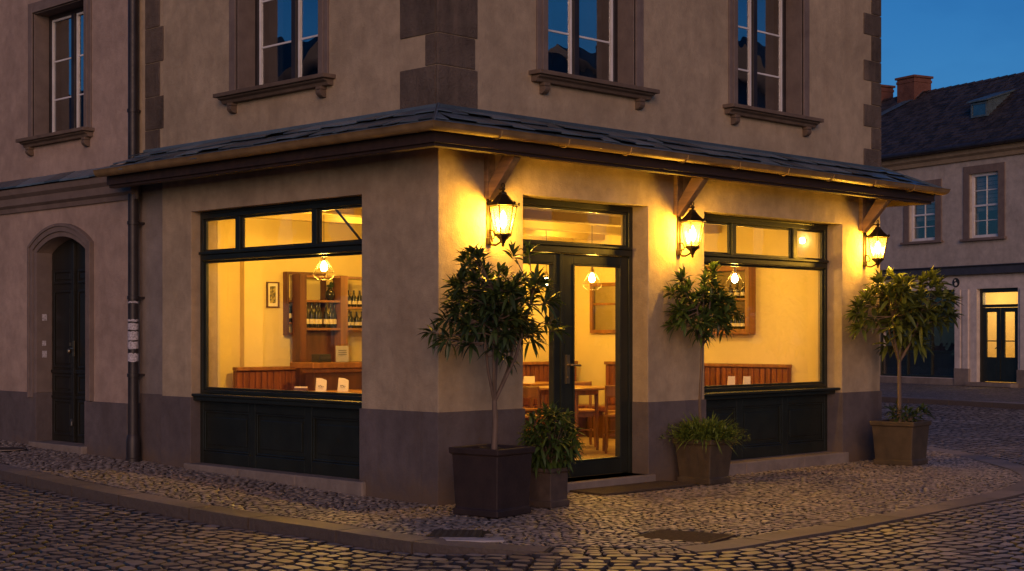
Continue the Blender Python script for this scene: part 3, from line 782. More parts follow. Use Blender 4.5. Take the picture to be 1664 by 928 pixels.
CH=[(4.72,1.98,rad(-45-180),'low-backed oak chair nearest the door glass, at the right of the round table'),
    (5.10,3.02,rad(-40),'oak chair with rounded backrest on the far side of the round table'),
    (3.82,2.52,rad(100),'oak chair at the left of the round table, partly behind the small bushy pot plant'),
    (5.30,2.35,rad(-100),'oak chair to the right beyond the round table'),
    (4.75,3.75,rad(90),'oak chair at the small table seen through the left door leaf'),
    (2.18,2.98,rad(-120),'dark chair back at the right edge of the left shop window'),
    (5.55,1.75,rad(10),'chair with a dark back at the left of the right shop window table')]
for i,(x,y,r,l) in enumerate(CH):
    o=ch if i==0 else copy_tree(ch); o.location=(x,y,.1); o.rotation_euler=(0,0,r); o['label']=l
def napkin(x,y,z,rot,label,h=.14,w=.105,mark=True,name='folded_napkin',fold='napkin'):
    t=thing(name,(x,y,z),label,fold,'folded napkins on the tables')
    Mx=Matrix.Rotation(rot,3,'Z')
    b=MB(); d=.025
    tr=h*.82 if mark else h
    prof=[(-w/2,-d,0),(w/2,-d,0),(w/2+.004,-.004,tr),(w*.1,-.003,h*.97),(-w/2+.01,-.004,h)]
    back=[(-w/2,d,0),(w/2,d,0),(w/2+.004,.001,tr),(w*.1,.002,h*.97),(-w/2+.01,.001,h)]
    vs=[tuple(Vector((x,y,z))+Mx@Vector(p)) for p in prof+back]
    b.add(vs,[(0,1,2,3,4),(9,8,7,6,5),(0,5,6,1),(1,6,7,2),(2,7,8,3),(3,8,9,4),(4,9,5,0)])
    b.build('cloth',M['paper'],t)
    if mark:
        b=MB()
        for k,(u,ww,zz) in enumerate(((-.02,.012,.060),(-.005,.008,.065),(.010,.012,.058),(.026,.006,.054),(0,.05,.04))):
            p=Mx@Vector((u,-d-.0005+zz*(d/h)*.8-.002,zz)); 
            b.obox((x+p.x,y+p.y,z+p.z),(ww,.002,.012 if k<4 else .003),Mx)
        b.build('printed_mark',M['ink'],t)
napkin(1.47,3.55,.865,rad(-40),'left of the two standing menu cards on the left window table',mark=True,h=.15,w=.12)
napkin(1.68,3.42,.865,rad(-55),'right of the two standing menu cards on the left window table',mark=True,h=.15,w=.12)
t=thing('sugar_box',(1.28,3.66,.865),'low white sachet box on the left window table beside the standing cards','box')
b=MB(); b.obox((1.28,3.66,.885),(.15,.07,.04),Matrix.Rotation(rad(-45),3,'Z')); b.build('body',M['wood_d'],t,bevel=.003)
b=MB(); b.obox((1.28,3.66,.913),(.14,.06,.014),Matrix.Rotation(rad(-45),3,'Z')); b.build('sachets',M['paper'],t)
napkin(5.86,1.22,.865,rad(-45),'left white folded napkin on the right window table',mark=False,h=.13,w=.09)
napkin(5.98,1.08,.865,rad(-45),'right white folded napkin on the right window table',mark=False,h=.13,w=.09)
napkin(5.17,3.95,.865,rad(-35),'crumpled white napkin on the small table behind the left door leaf',mark=False,h=.09,w=.15)
napkin(4.62,2.86,.865,rad(-45),'low white napkin lying on the round table behind the door',mark=False,h=.035,w=.12)

# ================================================================== LANTERNS
def make_lantern():
    t=thing('wall_lantern',(0,0,0),'','lantern','hexagonal iron wall lanterns on the facade')
    b=MB(); b.box(-.028,.028,-.022,-.002,-.22,.22); b.box(-.035,.035,-.03,-.002,-.235,-.17); b.build('backplate',M['iron'],t,bevel=.006)
    cy=-.19
    b=MB(); b.tube([(0,-.02,-.19),(0,-.05,-.235),(0,-.10,-.24),(0,-.15,-.22),(0,cy,-.19)],[.012,.012,.011,.010,.010],8)
    b.tube([(0,-.02,-.10),(0,-.06,-.11),(0,-.085,-.15),(0,-.07,-.18),(0,-.05,-.17),(0,-.055,-.15)],[.008,.008,.008,.007,.006,.005],6)
    b.tube([(0,-.02,.16),(0,-.07,.235),(0,-.14,.262),(0,cy,.245)],[.008]*4,6)
    b.build('scroll_arm',M['iron'],t,smooth=True)
    b=MB(); b.lathe([(.138,.102),(.150,.104),(.152,.112),(.118,.135),(.080,.165),(.050,.200),(.040,.208),(.038,.222),(.022,.232)],(0,cy,0),6,ph=PI/6)
    for k in range(6):
        a=PI/6+k*PI/3; b.lathe([(.009,0),(.006,.01),(.011,.02),(.003,.032)],(.148*math.cos(a),cy+.148*math.sin(a),.108),8)
    cap=b.build('cap',M['iron'],t)
    b=MB(); b.lathe([(.02,.225),(.012,.24),(.022,.252),(.022,.262),(.010,.27)],(0,cy,0),12)
    b.tube([(.02*math.cos(2*PI*k/12),cy,.288+.02*math.sin(2*PI*k/12)) for k in range(13)],.006,6,caps=False)
    b.build('finial',M['iron'],cap,smooth=True)
    zt,zb_,rt,rb_=.104,-.150,.128,.072
    b=MB()
    for k in range(6):
        a=PI/6+k*PI/3; b.tube([(rt*math.cos(a),cy+rt*math.sin(a),zt),(rb_*math.cos(a),cy+rb_*math.sin(a),zb_)],.0065,5)
    for r,z in ((rt,zt-.004),(rb_,zb_+.004)):
        b.tube([(r*math.cos(PI/6+k*PI/3),cy+r*math.sin(PI/6+k*PI/3),z) for k in range(7)],.0075,5,caps=False)
    b.build('cage',M['iron'],t)
    b=MB()
    for k in range(6):
        a=PI/6+k*PI/3; a2=a+PI/3
        b.add([((rt-.003)*math.cos(a),cy+(rt-.003)*math.sin(a),zt),((rt-.003)*math.cos(a2),cy+(rt-.003)*math.sin(a2),zt),((rb_-.003)*math.cos(a2),cy+(rb_-.003)*math.sin(a2),zb_),((rb_-.003)*math.cos(a),cy+(rb_-.003)*math.sin(a),zb_)],[(0,1,2,3)])
    b.build('pane',M['frost'],t,recalc=False)
    b=MB(); b.lathe([(.080,-.152),(.082,-.160),(.060,-.172),(.030,-.200),(.020,-.225),(.012,-.232),(.016,-.245),(.004,-.262)],(0,cy,0),6,ph=PI/6); b.build('drop_finial',M['iron'],t)
    b=MB(); b.lathe([(.016,-.15),(.016,-.09),(.012,-.088)],(0,cy,0),12); b.build('candle_tube',M['paper'],t,smooth=True)
    b=MB(); b.lathe([(.012,-.088),(.028,-.06),(.034,-.025),(.026,.02),(.012,.05),(.003,.064)],(0,cy,0),14); b.build('bulb',M['flame'],t,smooth=True)
    lamp('lantern_light',(0,cy,-.02),LANT,LC,.07,t)
    return t
LANT=90
lan=make_lantern()
for i,(x,l) in enumerate([(.61,'glowing iron lantern on the pillar left of the entrance, nearest the building corner'),(3.33,'glowing iron lantern on the pillar between the door and the right shop window'),(6.85,'glowing iron lantern at the far right end of the building, above the rightmost potted tree')]):
    o=lan if i==0 else copy_tree(lan); o.location=(x,0,2.54); o['label']=l

# ================================================================== NEIGHBOUR HOUSE (left)
nb=thing('neighbour_house',(0,5,0),'pinkish stucco house with an arched dark door left of the downpipe','building')
da0,da1,dzs,dzt=5.88,7.04,2.47,2.64
mb=MB(FN); ac=(da0+da1)/2; hw=(da1-da0)/2
nW=(5.90,7.12,3.85,5.35)
wall_grid(mb,4.98,16,-.3,8.6,0,.33,[(da0,da1,-.3,dzt+.0),nW,(9.4,10.6,3.85,5.35),(9.3,10.7,1.2,2.7)])
# spandrels closing the square opening into a segmental arch
rise=dzt-dzs; Rr=(hw*hw+rise*rise)/(2*rise); zc=dzt-Rr
NS=16
def arch(a,r=None,off=0):
    rr=Rr+off
    return zc+math.sqrt(max(0,rr*rr-(a-ac)**2))
poly=[(da0+(da1-da0)*i/NS, arch(da0+(da1-da0)*i/NS)) for i in range(NS+1)]
for i in range(NS):
    (p,zp),(q,zq)=poly[i],poly[i+1]
    if zp>=dzt-.0005 and zq>=dzt-.0005: continue
    zt_=dzt+.0
    mb.add([(p,0.0005,zp),(q,0.0005,zq),(q,0.0005,zt_),(p,0.0005,zt_),(p,.33,zp),(q,.33,zq)],[(0,1,2,3),(0,4,5,1)])
mb.T=None
mb.box(-.08,7.2,9.35,9.4,-.3,8.6) if False else None
mb.box(.26,7.2,15.7,16,-.3,8.6)
nwall=mb.build('wall',M['stucco_n'],nb,weld=True)
# pieces of plinth
piece(FN,'plinth',M['plinth'],nb,4.965,da0+.012,-.03,.22,-.3,.735); piece(FN,'plinth',M['plinth'],nb,da1-.012,16,-.03,.22,-.3,.80)
# door surround
mb=MB(FN)
def ring(o0,o1,b0,b1):
    pts=[]
    A0=da0-o0;A1=da1+o0
    def side(o):
        P=[(da0-o,.74 if o else .74)]
        n=20
        for i in range(n+1):
            a=da0-o+(hw*2+2*o)*i/n
            rr=Rr+o; P.append((a,zc+math.sqrt(max(0,rr*rr-(a-ac)**2))))
        P.append((da1+o,.74)); return P
    I=side(o0);O=side(o1); n=len(I)
    vs=[(a,b0,z) for a,z in I]+[(a,b0,z) for a,z in O]+[(a,b1,z) for a,z in I]+[(a,b1,z) for a,z in O]
    fs=[]
    for i in range(n-1):
        fs+=[(i,i+1,n+i+1,n+i),(2*n+i,3*n+i,3*n+i+1,2*n+i+1),(i,2*n+i,2*n+i+1,i+1),(n+i,n+i+1,3*n+i+1,3*n+i)]
    fs+=[(0,n,3*n,2*n),(n-1,3*n-1,4*n-1,2*n-1)]
    mb.add(vs,fs)
ring(0.001,.06,-.025,.02); ring(.06,.12,-.045,.02); ring(.12,.155,-.06,.02)
mb.build('door_surround',M['trim'],nb,bevel=.005)
mb=MB(FN); mb.box(da0-.05,da1+.05,-.10,.3,-.2,.22); mb.build('door_step',M['stone'],nb,bevel=.012)
# arched double door
mb=MB(FN); fy=.18
for bx in ((da1-.010,da1+.02,-.02,.178,.803,dzs+.02),(da0-.02,da0+.010,-.02,.178,.738,dzs+.02)): piece(FN,'door_jamb',M['trim'],nb,*bx,bev=.003)
mb=MB(FN)
def door_leaf(a0,a1,sgn):
    n=8; pts=[(a0,.22)]+[(a1,.22)]
    top=[(a1+(a0-a1)*i/n, arch(a1+(a0-a1)*i/n)-.01) for i in range(n+1)]
    pl=[(a0,.22),(a1,.22)]+top
    d=MB(FN); d.prism(pl,fy,fy+.05,lambda a,z,h:(a,h,z))
    lf=d.build('door_leaf',M['door_old'],nb,bevel=.004)
    e=MB(FN); p,q=a0+.07,a1-.07
    for z0,z1 in ((.30,.72),(.80,1.02),(1.10,2.02),(2.10,2.26)):
        frame_rect(e,p,q,z0,z1,.025,fy-.022,fy-.0005); e.box(p+.05,q-.05,fy-.014,fy-.0005,z0+.05,z1-.05) if z1-z0>.15 else None
    e.box(a0+.02,a1-.02,fy-.028,fy-.0006,1.035,1.075); e.box(a0+.02,a1-.02,fy-.02,fy-.0006,.735,.765)
    e.build('panel_moulding',M['door_old'],lf,bevel=.004)
    return lf
door_leaf(da0+.01,ac-.003,1); lf=door_leaf(ac+.003,da1-.01,-1)
mb=MB(FN); mb.box(ac-.03,ac+.03,fy-.045,fy-.001,.23,2.58); mb.lathe([(.035,0),(.03,.05),(.02,.09)],(ac,fy-.05,.42),10); mb.build('door_astragal',M['door_old'],nb,bevel=.006)
h=MB(FN); h.lathe([(.012,0),(.012,.03),(.026,.035),(.028,.05),(.015,.062)],(ac+.08,fy-.002,1.30),14,M=Matrix.Rotation(PI/2,3,'X')); h.box(ac+.055,ac+.105,fy-.03,fy-.001,1.36,1.40); h.build('door_knob',M['steel'],lf,smooth=True)
h=MB(FN); h.box(ac-.06,ac-.02,fy-.055,fy-.045,1.24,1.42); h.tube([(ac-.04,fy-.05,1.33),(ac-.04,fy-.09,1.33),(ac-.12,fy-.09,1.33)],.009,8); h.build('door_handle',M['steel'],nb,smooth=True)
h=MB(FN); h.box(da1-.018,da1-.013,.05,.11,1.66,1.74); h.box(da1-.018,da1-.013,.05,.11,1.22,1.30); h.box(da1-.018,da1-.013,.05,.10,1.36,1.42); h.build('sticker',M['sticker'],nb)
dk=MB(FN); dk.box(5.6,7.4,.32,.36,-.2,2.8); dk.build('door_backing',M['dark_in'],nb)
# cornice with slate top
cn=MB(FN)
cn.prism([(0.001,2.98),(-.03,2.98),(-.045,3.03),(-.09,3.06),(-.10,3.14),(-.15,3.18),(-.17,3.245),(0.001,3.25)],4.78,16,lambda b,z,h:(h,b,z)); cn.build('cornice',M['trim'],nb)
cs=MB(FN); a=4.80
while a<15.9:
    w=R.uniform(.25,.4); zj=R.uniform(0,.008)
    cs.add([(a,-.20,3.25+zj),(a+w-.005,-.20,3.25+zj),(a+w-.005,.0,3.36+zj),(a,.0,3.36+zj),(a,-.20,3.27+zj),(a+w-.005,-.20,3.27+zj),(a+w-.005,.0,3.38+zj),(a,.0,3.38+zj)],[(0,3,2,1),(4,5,6,7),(0,1,5,4),(1,2,6,5),(2,3,7,6),(3,0,4,7)]); a+=w
cs.build('cornice_slates',M['slate'],nb)
upper_window(FN,*nW,nb,[(6.75,7.06),(5.95,6.02)],bars=(.47,.93),depth=.2,ends=.06)
upper_window(FN,9.4,10.6,3.85,5.35,nb,[(9.5,9.8)],ends=.06)
upper_window(FN,9.3,10.7,1.2,2.7,nb,[(9.5,9.8)],ends=.06)
mb=MB(); mb.add([(-.5,4.95,8.6),(7.5,4.95,8.6),(7.5,16.3,8.6),(-.5,16.3,8.6),(3.5,4.95,11.2),(3.5,16.3,11.2)],[(0,4,5,3),(1,2,5,4),(0,1,4),(3,5,2),(0,3,2,1)]); mb.build('roof',M['tile'],nb)

# ================================================================== TREES / POTS
def planter(name,x,y,rot,wb,wt,h,mat,label,cat='planter',group=None,lip=.055):
    t=thing(name,(x,y,gz(x,y)),label,cat,group)
    b=MB(); Mx=Matrix.Rotation(rot,3,'Z')
    def sq(w,z): return [tuple(Vector((x,y,0))+Mx@Vector((sx*w/2,sy*w/2,0))+Vector((0,0,z))) for sx,sy in((-1,-1),(1,-1),(1,1),(-1,1))]
    levels=[(wb+.03,0),(wb+.03,.055),(wb,.06),(wt-.035,h-lip),(wt,h-lip+.004),(wt+.008,h),(wt-.05,h),(wt-.06,h-.05)]
    vs=[];fs=[]
    for w,z in levels: vs+=sq(w,z)
    for i in range(len(levels)-1):
        for k in range(4): fs.append((i*4+k,i*4+(k+1)%4,(i+1)*4+(k+1)%4,(i+1)*4+k))
    fs.append((3,2,1,0)); n=(len(levels)-1)*4; fs.append((n,n+1,n+2,n+3))
    b.add(vs,fs); b.build('pot',mat,t,bevel=.008)
    s=MB(); g=8; vs=[];fs=[]
    for i in range(g+1):
        for j in range(g+1):
            u=(i/g-.5)*(wt-.062); v=(j/g-.5)*(wt-.062); p=Mx@Vector((u,v,0)); vs.append((x+p.x,y+p.y,h-.045+R.uniform(0,.03)))
    for i in range(g):
        for j in range(g): q=i*(g+1)+j; fs.append((q,q+g+1,q+g+2,q+1))
    s.add(vs,fs); s.build('soil',M['soil'],t,recalc=False)
    return t
def leaf(mb,p,d,L,W,droop=.25,seg=4,up=None):
    d=d.normalized(); up=Vector((0,0,1)) if up is None else up
    side=d.cross(up)
    if side.length<.05: side=d.orthogonal()
    side.normalize(); nrm=side.cross(d).normalized()
    vs=[];fs=[]; roll=R.uniform(-.5,.5); s2=side*math.cos(roll)+nrm*math.sin(roll); n2=s2.cross(d)
    for i in range(seg+1):
        t=i/seg; c=p+d*(L*t)-Vector((0,0,1))*(droop*L*t*t)+n2*(.05*L*math.sin(t*PI))
        w=W*.5*(math.sin(PI*min(1,t**.75))**.8 if 0<t<1 else .04)
        vs+=[tuple(c-s2*w+n2*w*.35),tuple(c),tuple(c+s2*w+n2*w*.35)]
    for i in range(seg):
        a=i*3; fs+=[(a,a+3,a+4,a+1),(a+1,a+4,a+5,a+2)]
    mb.add(vs,fs)
def rosette(mb,p,ax,n,L,W,spread=(15,86),stem=.05,droop=.15):
    ax=ax.normalized(); o=ax.orthogonal().normalized(); o2=ax.cross(o)
    for k in range(n):
        f=k/max(1,n-1); a=k*2.4+R.uniform(-.3,.3); th=rad(spread[0]+(spread[1]-spread[0])*(1-f)+R.uniform(-10,10))
        d=ax*math.cos(th)+(o*math.cos(a)+o2*math.sin(a))*math.sin(th)
        leaf(mb,p-ax*stem*(1-f),d,L*R.uniform(.75,1.15)*(.7+.3*(1-f)),W*R.uniform(.8,1.15),droop*R.uniform(.3,1.5))
def potted_tree(x,y,trunk,crown_c,rad3,nros,L,W,mat,parent,limbs,nl=13,seed=1,holes=.0,stemr=.02,extra=()):
    global R; old=R; R=random.Random(seed)
    tr=MB(); tr.tube(trunk,[stemr*1.15]+[stemr*(1-.3*i/len(trunk)) for i in range(1,len(trunk))],10)
    fork=Vector(trunk[-1]); C=Vector(crown_c)
    limb_pts=[]
    for l in limbs:
        q=C+Vector((l[0]*rad3[0],l[1]*rad3[1],l[2]*rad3[2])); st=Vector(l[3]) if len(l)>3 else fork
        m1=st.lerp(q,.4)+Vector((l[0]*.07,l[1]*.07,-.02)); m2=st.lerp(q,.72)+Vector((l[0]*.06,l[1]*.06,.02))
        tr.tube([st-Vector((0,0,.02)),m1,m2,q],[stemr*.62,stemr*.5,stemr*.38,stemr*.2],7); limb_pts+=[m1,m1.lerp(m2,.5),m2,m2.lerp(q,.5),q]
    lf=MB(); tw=MB()
    tips=[]; tries=0
    while len(tips)<nros and tries<6000:
        tries+=1
        u=Vector((R.gauss(0,1),R.gauss(0,1),R.gauss(0,1))).normalized()*(R.random()**.42)
        if u.z<-.55 and R.random()<.5: continue
        lump=1+.16*math.sin(u.x*5+seed)+.14*math.sin(u.y*6+seed*2)+.12*math.sin(u.z*7+u.x*4)
        p=C+Vector((u.x*rad3[0],u.y*rad3[1],u.z*rad3[2]))*lump
        if min([(p-q).length for q in tips] or [9])<L*.42: continue
        tips.append(p)
    for e in extra: tips.append(Vector(e))
    for p in tips:
        if p.y>-.07: p.y=-.07-R.random()*.05
        q=min(limb_pts,key=lambda a:(a-p).length+ (0 if a.z<p.z+.05 else .3))
        ax=(p-C); ax=Vector((ax.x/rad3[0],ax.y/rad3[1],ax.z/rad3[2]))*.95+Vector((0,0,.45))+Vector((R.uniform(-.35,.35),R.uniform(-.35,.35),R.uniform(-.3,.3)))
        ax.normalize()
        mid=q.lerp(p,.5)-Vector((0,0,.02)); tw.tube([q,mid,p],[.006,.005,.0035],5)
        rosette(lf,p,ax,nl+R.randint(-2,3),L,W,stem=.06)
    tr.v+=[]; n0=len(tr.v); tr.v+=tw.v; tr.f+=[tuple(i+n0 for i in f) for f in tw.f]
    tr.build('trunk',M['bark'],parent,smooth=True); lf.build('crown',mat,parent,smooth='all',recalc=False)
    R=old
# pot 1
def lift(t,z): pass
p1=planter('square_planter',-.08,-.76,rad(8),.44,.515,.56,M['pot'],'large dark brown square planter at the building corner','planter','square planters')
t1=thing('potted_tree',(-.08,-.76,.5),'tallest dark-leaved potted tree, in the large brown planter at the building corner','tree','potted trees with rosette leaves')
potted_tree(-.08,-.76,[(-.06,-.76,.50),(-.05,-.765,.75),(-.045,-.75,.95)],(.01,-.74,1.73),(.50,.42,.47),128,.175,.034,M['leaf_dk'],t1,
  [(-.5,-.2,-.3),(.1,.1,.2),(.6,.1,-.25),(-.35,-.3,.3),(.5,-.4,.3)],seed=11,stemr=.026)
p2=planter('small_planter',.66,-.70,rad(6),.24,.285,.34,M['pot_c'],'small square planter holding a bushy plant beside the door','planter','square planters',lip=.04)
t2=thing('bushy_plant',(.66,-.70,.3),'low bushy dark green plant in the small planter left of the door','plant')
def bush(t,x,y,z,rx,rz,n,L,W,mat,seed,nl=12,zc=.25):
    global R; old=R; R=random.Random(seed); lf=MB(); st=MB(); tips=[]
    tries=0
    while len(tips)<n and tries<5000:
        tries+=1
        u=Vector((R.gauss(0,1),R.gauss(0,1),R.gauss(0,1))).normalized()*(R.random()**.4)
        p=Vector((x+u.x*rx,y+u.y*rx,z+zc+u.z*rz))
        if p.z<z-.06 and math.hypot(u.x,u.y)<.75: continue
        if min([(p-q).length for q in tips] or [9])<L*.42: continue
        tips.append(p)
    base=Vector((x,y,z-.03))
    for p in tips:
        ax=(p-Vector((x,y,z+zc-.12))).normalized()+Vector((0,0,.35))
        st.tube([base+Vector((R.uniform(-.04,.04),R.uniform(-.04,.04),0)),base.lerp(p,.5)+Vector((0,0,.03)),p],[.006,.005,.003],5)
        rosette(lf,p,ax,nl,L,W,stem=.05,droop=.4)
    st.build('stems',M['bark'],t,smooth=True); lf.build('foliage',mat,t,smooth='all',recalc=False); R=old
bush(t2,.67,-.71,.34,.265,.29,90,.15,.031,M['leaf_md'],5,nl=12,zc=.23)
p3=planter('square_planter',3.30,-.36,rad(5),.36,.46,.45,M['pot_o'],'olive brown square planter between the door and the right shop window','planter','square planters')
t3=thing('potted_tree',(3.28,-.36,.4),'slender potted tree with a small crown, in front of the pillar right of the door','tree','potted trees with rosette leaves')
potted_tree(3.28,-.36,[(3.27,-.35,.40),(3.25,-.345,.8),(3.27,-.35,1.15),(3.28,-.35,1.40)],(3.31,-.36,1.80),(.38,.27,.38),68,.16,.036,M['leaf_md'],t3,
  [(-.5,-.2,-.1),(.5,-.1,-.2),(0,-.3,.4),(-.3,.3,.3),(.4,.2,.4),(0,0,.85)],seed=23,stemr=.018,extra=((3.40,-.40,2.16),(3.33,-.36,2.10)))
t3b=thing('trailing_plant',(3.30,-.36,.42),'bright green grassy trailing plant around the slender tree\'s trunk','plant')
def grassy(t,x,y,z,n,seed,mat,Lr=(.22,.42)):
    global R; old=R; R=random.Random(seed); lf=MB()
    for k in range(n):
        a=R.uniform(0,2*PI); rr=R.uniform(0,.17); p=Vector((x+rr*math.cos(a),y+rr*math.sin(a),z)); th=R.uniform(.05,1.15)
        d=Vector((math.cos(a)*math.sin(th),math.sin(a)*math.sin(th),math.cos(th))); L=R.uniform(*Lr)
        leaf(lf,p,d,L,.019,droop=R.uniform(.15,.8),seg=6)
        for j in range(4):
            tt=R.uniform(.3,.95); q=p+d*L*tt-Vector((0,0,1))*.5*L*tt*tt; dd=(d+Vector((R.uniform(-.8,.8),R.uniform(-.8,.8),R.uniform(-.2,.8)))).normalized()
            leaf(lf,q,dd,R.uniform(.04,.08),.020,droop=.3,seg=2)
    lf.build('leaves',mat,t,smooth='all',recalc=False); R=old
grassy(t3b,3.31,-.37,.42,620,8,M['leaf_gr'])
p4=planter('square_planter',6.67,-.60,rad(8),.44,.53,.50,M['pot_o'],'wide olive brown square planter at the far right end of the building','planter','square planters')
t4=thing('potted_tree',(6.64,-.60,.45),'broad-crowned potted tree with large olive leaves at the far right end of the building','tree','potted trees with rosette leaves')
potted_tree(6.64,-.60,[(6.64,-.60,.45),(6.645,-.60,.8),(6.64,-.60,1.20)],(6.68,-.62,1.79),(.60,.44,.44),92,.21,.050,M['leaf_br'],t4,
  [(-.5,-.1,-.2),(.5,.1,-.25),(.1,-.5,0),(-.3,.3,.3),(.4,.3,.4),(0,0,.8),(.8,-.2,.2)],seed=31,stemr=.026)
t4b=thing('low_plant',(6.70,-.62,.45),'low dark leafy plant at the foot of the broad-crowned tree','plant')
bush(t4b,6.74,-.66,.46,.24,.12,16,.15,.035,M['leaf_dk'],9,nl=9,zc=.12)

# mat
mb=MB(); mb.box(1.62,3.0,-.50,-.06,0.0,.022); tag(mb.build('doormat',M['mat'],bevel=.006),'flat brown coir doormat in front of the glass entrance door','mat')

# ================================================================== GROUND
class Path:
    def __init__(s,pts,step=.05):
        P=[Vector(p) for p in pts]; out=[]
        for i in range(1,len(P)-2):
            p0,p1,p2,p3=P[i-1],P[i],P[i+1],P[i+2]; n=max(2,int((p2-p1).length/step))
            for k in range(n):
                t=k/n; out.append(.5*((2*p1)+(-p0+p2)*t+(2*p0-5*p1+4*p2-p3)*t*t+(-p0+3*p1-3*p2+p3)*t**3))
        out.append(P[-2]); s.p=out; s.s=[0]
        for a,b in zip(out,out[1:]): s.s.append(s.s[-1]+(b-a).length)
        s.L=s.s[-1]
        import bisect; s.bis=bisect
        nn=[]
        for i in range(len(out)):
            d=out[min(i+3,len(out)-1)]-out[max(i-3,0)]; d.normalize(); nn.append(Vector((d.y,-d.x)))
        s.n=nn
    def at(s,q,t):
        q=max(0,min(s.L-1e-6,q)); i=min(len(s.p)-2,s.bis.bisect_right(s.s,q)-1); f=(q-s.s[i])/max(1e-9,(s.s[i+1]-s.s[i]))
        p=s.p[i].lerp(s.p[i+1],f); n=s.n[i].lerp(s.n[i+1],f)
        return p.x+n.x*t,p.y+n.y*t
    def sd(s,x,y):
        best=1e9;bi=0
        for i in range(0,len(s.p),4):
            d=(s.p[i].x-x)**2+(s.p[i].y-y)**2
            if d<best: best=d;bi=i
        p=s.p[bi];n=s.n[bi]
        return (x-p.x)*n.x+(y-p.y)*n.y
KP=[(-1.0,16),(-1.25,12),(-1.55,6.5),(-1.69,4.8),(-1.77,2.9),(-1.77,1.6),(-1.72,.5),(-1.70,-.3),(-1.72,-1.1),(-1.69,-1.8),(-1.52,-2.4),(-1.22,-2.85),(-.85,-3.25),(-.35,-3.42),(.4,-3.40),(1.4,-3.39),(3.1,-3.27),(4.6,-3.12),(5.9,-2.75),(6.9,-2.15),(7.75,-1.35),(8.55,-.45),(9.5,.9),(10.3,3),(10.6,6),(10.8,12),(10.9,20),(10.9,24)]
K=Path(KP)
KW=.26
def hstreet(x,y):
    q=x-.6*y
    f=gsm((q+1.15)/1.35)
    base=-.085*(1-f)-.008*f
    return base+gz(x,y)*(1-f)
def wob(x,y): return .007*math.sin(x*1.7+y*.9)+.006*math.sin(y*2.3-x*.7+1)
# base ground
gb_=MB(); 
def grid_sheet(mb,x0,x1,y0,y1,st,fn):
    nx=int((x1-x0)/st);ny=int((y1-y0)/st);vs=[];fs=[]
    for i in range(nx+1):
        for j in range(ny+1):
            x=x0+i*st;y=y0+j*st; vs.append((x,y,fn(x,y)))
    for i in range(nx):
        for j in range(ny): a=i*(ny+1)+j; fs.append((a,a+ny+1,a+ny+2,a+1))
    mb.add(vs,fs)
# road bed + the far part of the road (shader cobbles)
gb_.add([(-150,-150,-.35),(150,-150,-.35),(150,150,-.35),(-150,150,-.35)],[(0,1,2,3)])
tag(gb_.build('ground',M['joint'],recalc=False),kind='structure')
rd=MB(); grid_sheet(rd,-40,40,-40,40,.5,lambda x,y:hstreet(x,y)-.022 if K.sd(x,y)>-.6 or x>11.5 or abs(x)>12 else -.2)
tag(rd.build('road',M['cobble_far'],smooth='all',recalc=False),kind='structure')
import random as _r
camx,camy=-8.948,-9.861
def visible(x,y,m=1.5):
    dx=x-camx;dy=y-camy; d=(dx+dy)*.7071; l=(dx-dy)*.7071
    return d>8.2 and -(d*.337+m)<l<d*.337+m
HOLES=[(-.07,-2.78,.27,.32,rad(14)),(-1.16,-1.48,.21,.19,rad(42))]
def in_hole(x,y):
    for cx,cy_,hw_,hl,a in HOLES:
        dx=x-cx;dy=y-cy_; u=dx*math.cos(a)+dy*math.sin(a); v=-dx*math.sin(a)+dy*math.cos(a)
        if abs(u)<hw_+.02 and abs(v)<hl+.02: return True
    return math.hypot(x+.62,y-6.75)<.22
def sett(mb,q4,zf,gap,dome,rich=True):
    # q4: four corner points (xy), counter-clockwise
    c=Vector((sum(p[0] for p in q4)/4,sum(p[1] for p in q4)/4))
    P=[Vector(p) for p in q4]
    def inset(g): 
        out=[]
        for p in P:
            d=(c-p); L=d.length; out.append(p+d*min(.45,g/L*1.25))
        return out
    zc_=zf(c.x,c.y); tz=R.uniform(-.003,.003); tx=R.uniform(-.022,.022); ty=R.uniform(-.022,.022)
    def z(p,dz): return zc_+tz+(p.x-c.x)*tx+(p.y-c.y)*ty+dz
    def ring8(pp,ch):
        out=[]
        for i in range(4):
            a=pp[i-1];b=pp[i];d=pp[(i+1)%4]
            out.append(b+(a-b)*ch); out.append(b+(d-b)*ch)
        return out
    r0=ring8(inset(gap*.5),.13+R.random()*.08); r1=ring8(inset(gap*.5+.010),.2); 
    n=len(mb.v)
    vs=[(p.x,p.y,z(p,-.035)) for p in r0]+[(p.x,p.y,z(p,-dome)) for p in r0]+[(p.x,p.y,z(p,0)) for p in r1]
    fs=[]
    for k in (0,1):
        for i in range(8): fs.append((k*8+i,k*8+(i+1)%8,(k+1)*8+(i+1)%8,(k+1)*8+i))
    fs.append(tuple(range(16,24)))
    mb.add(vs,fs)
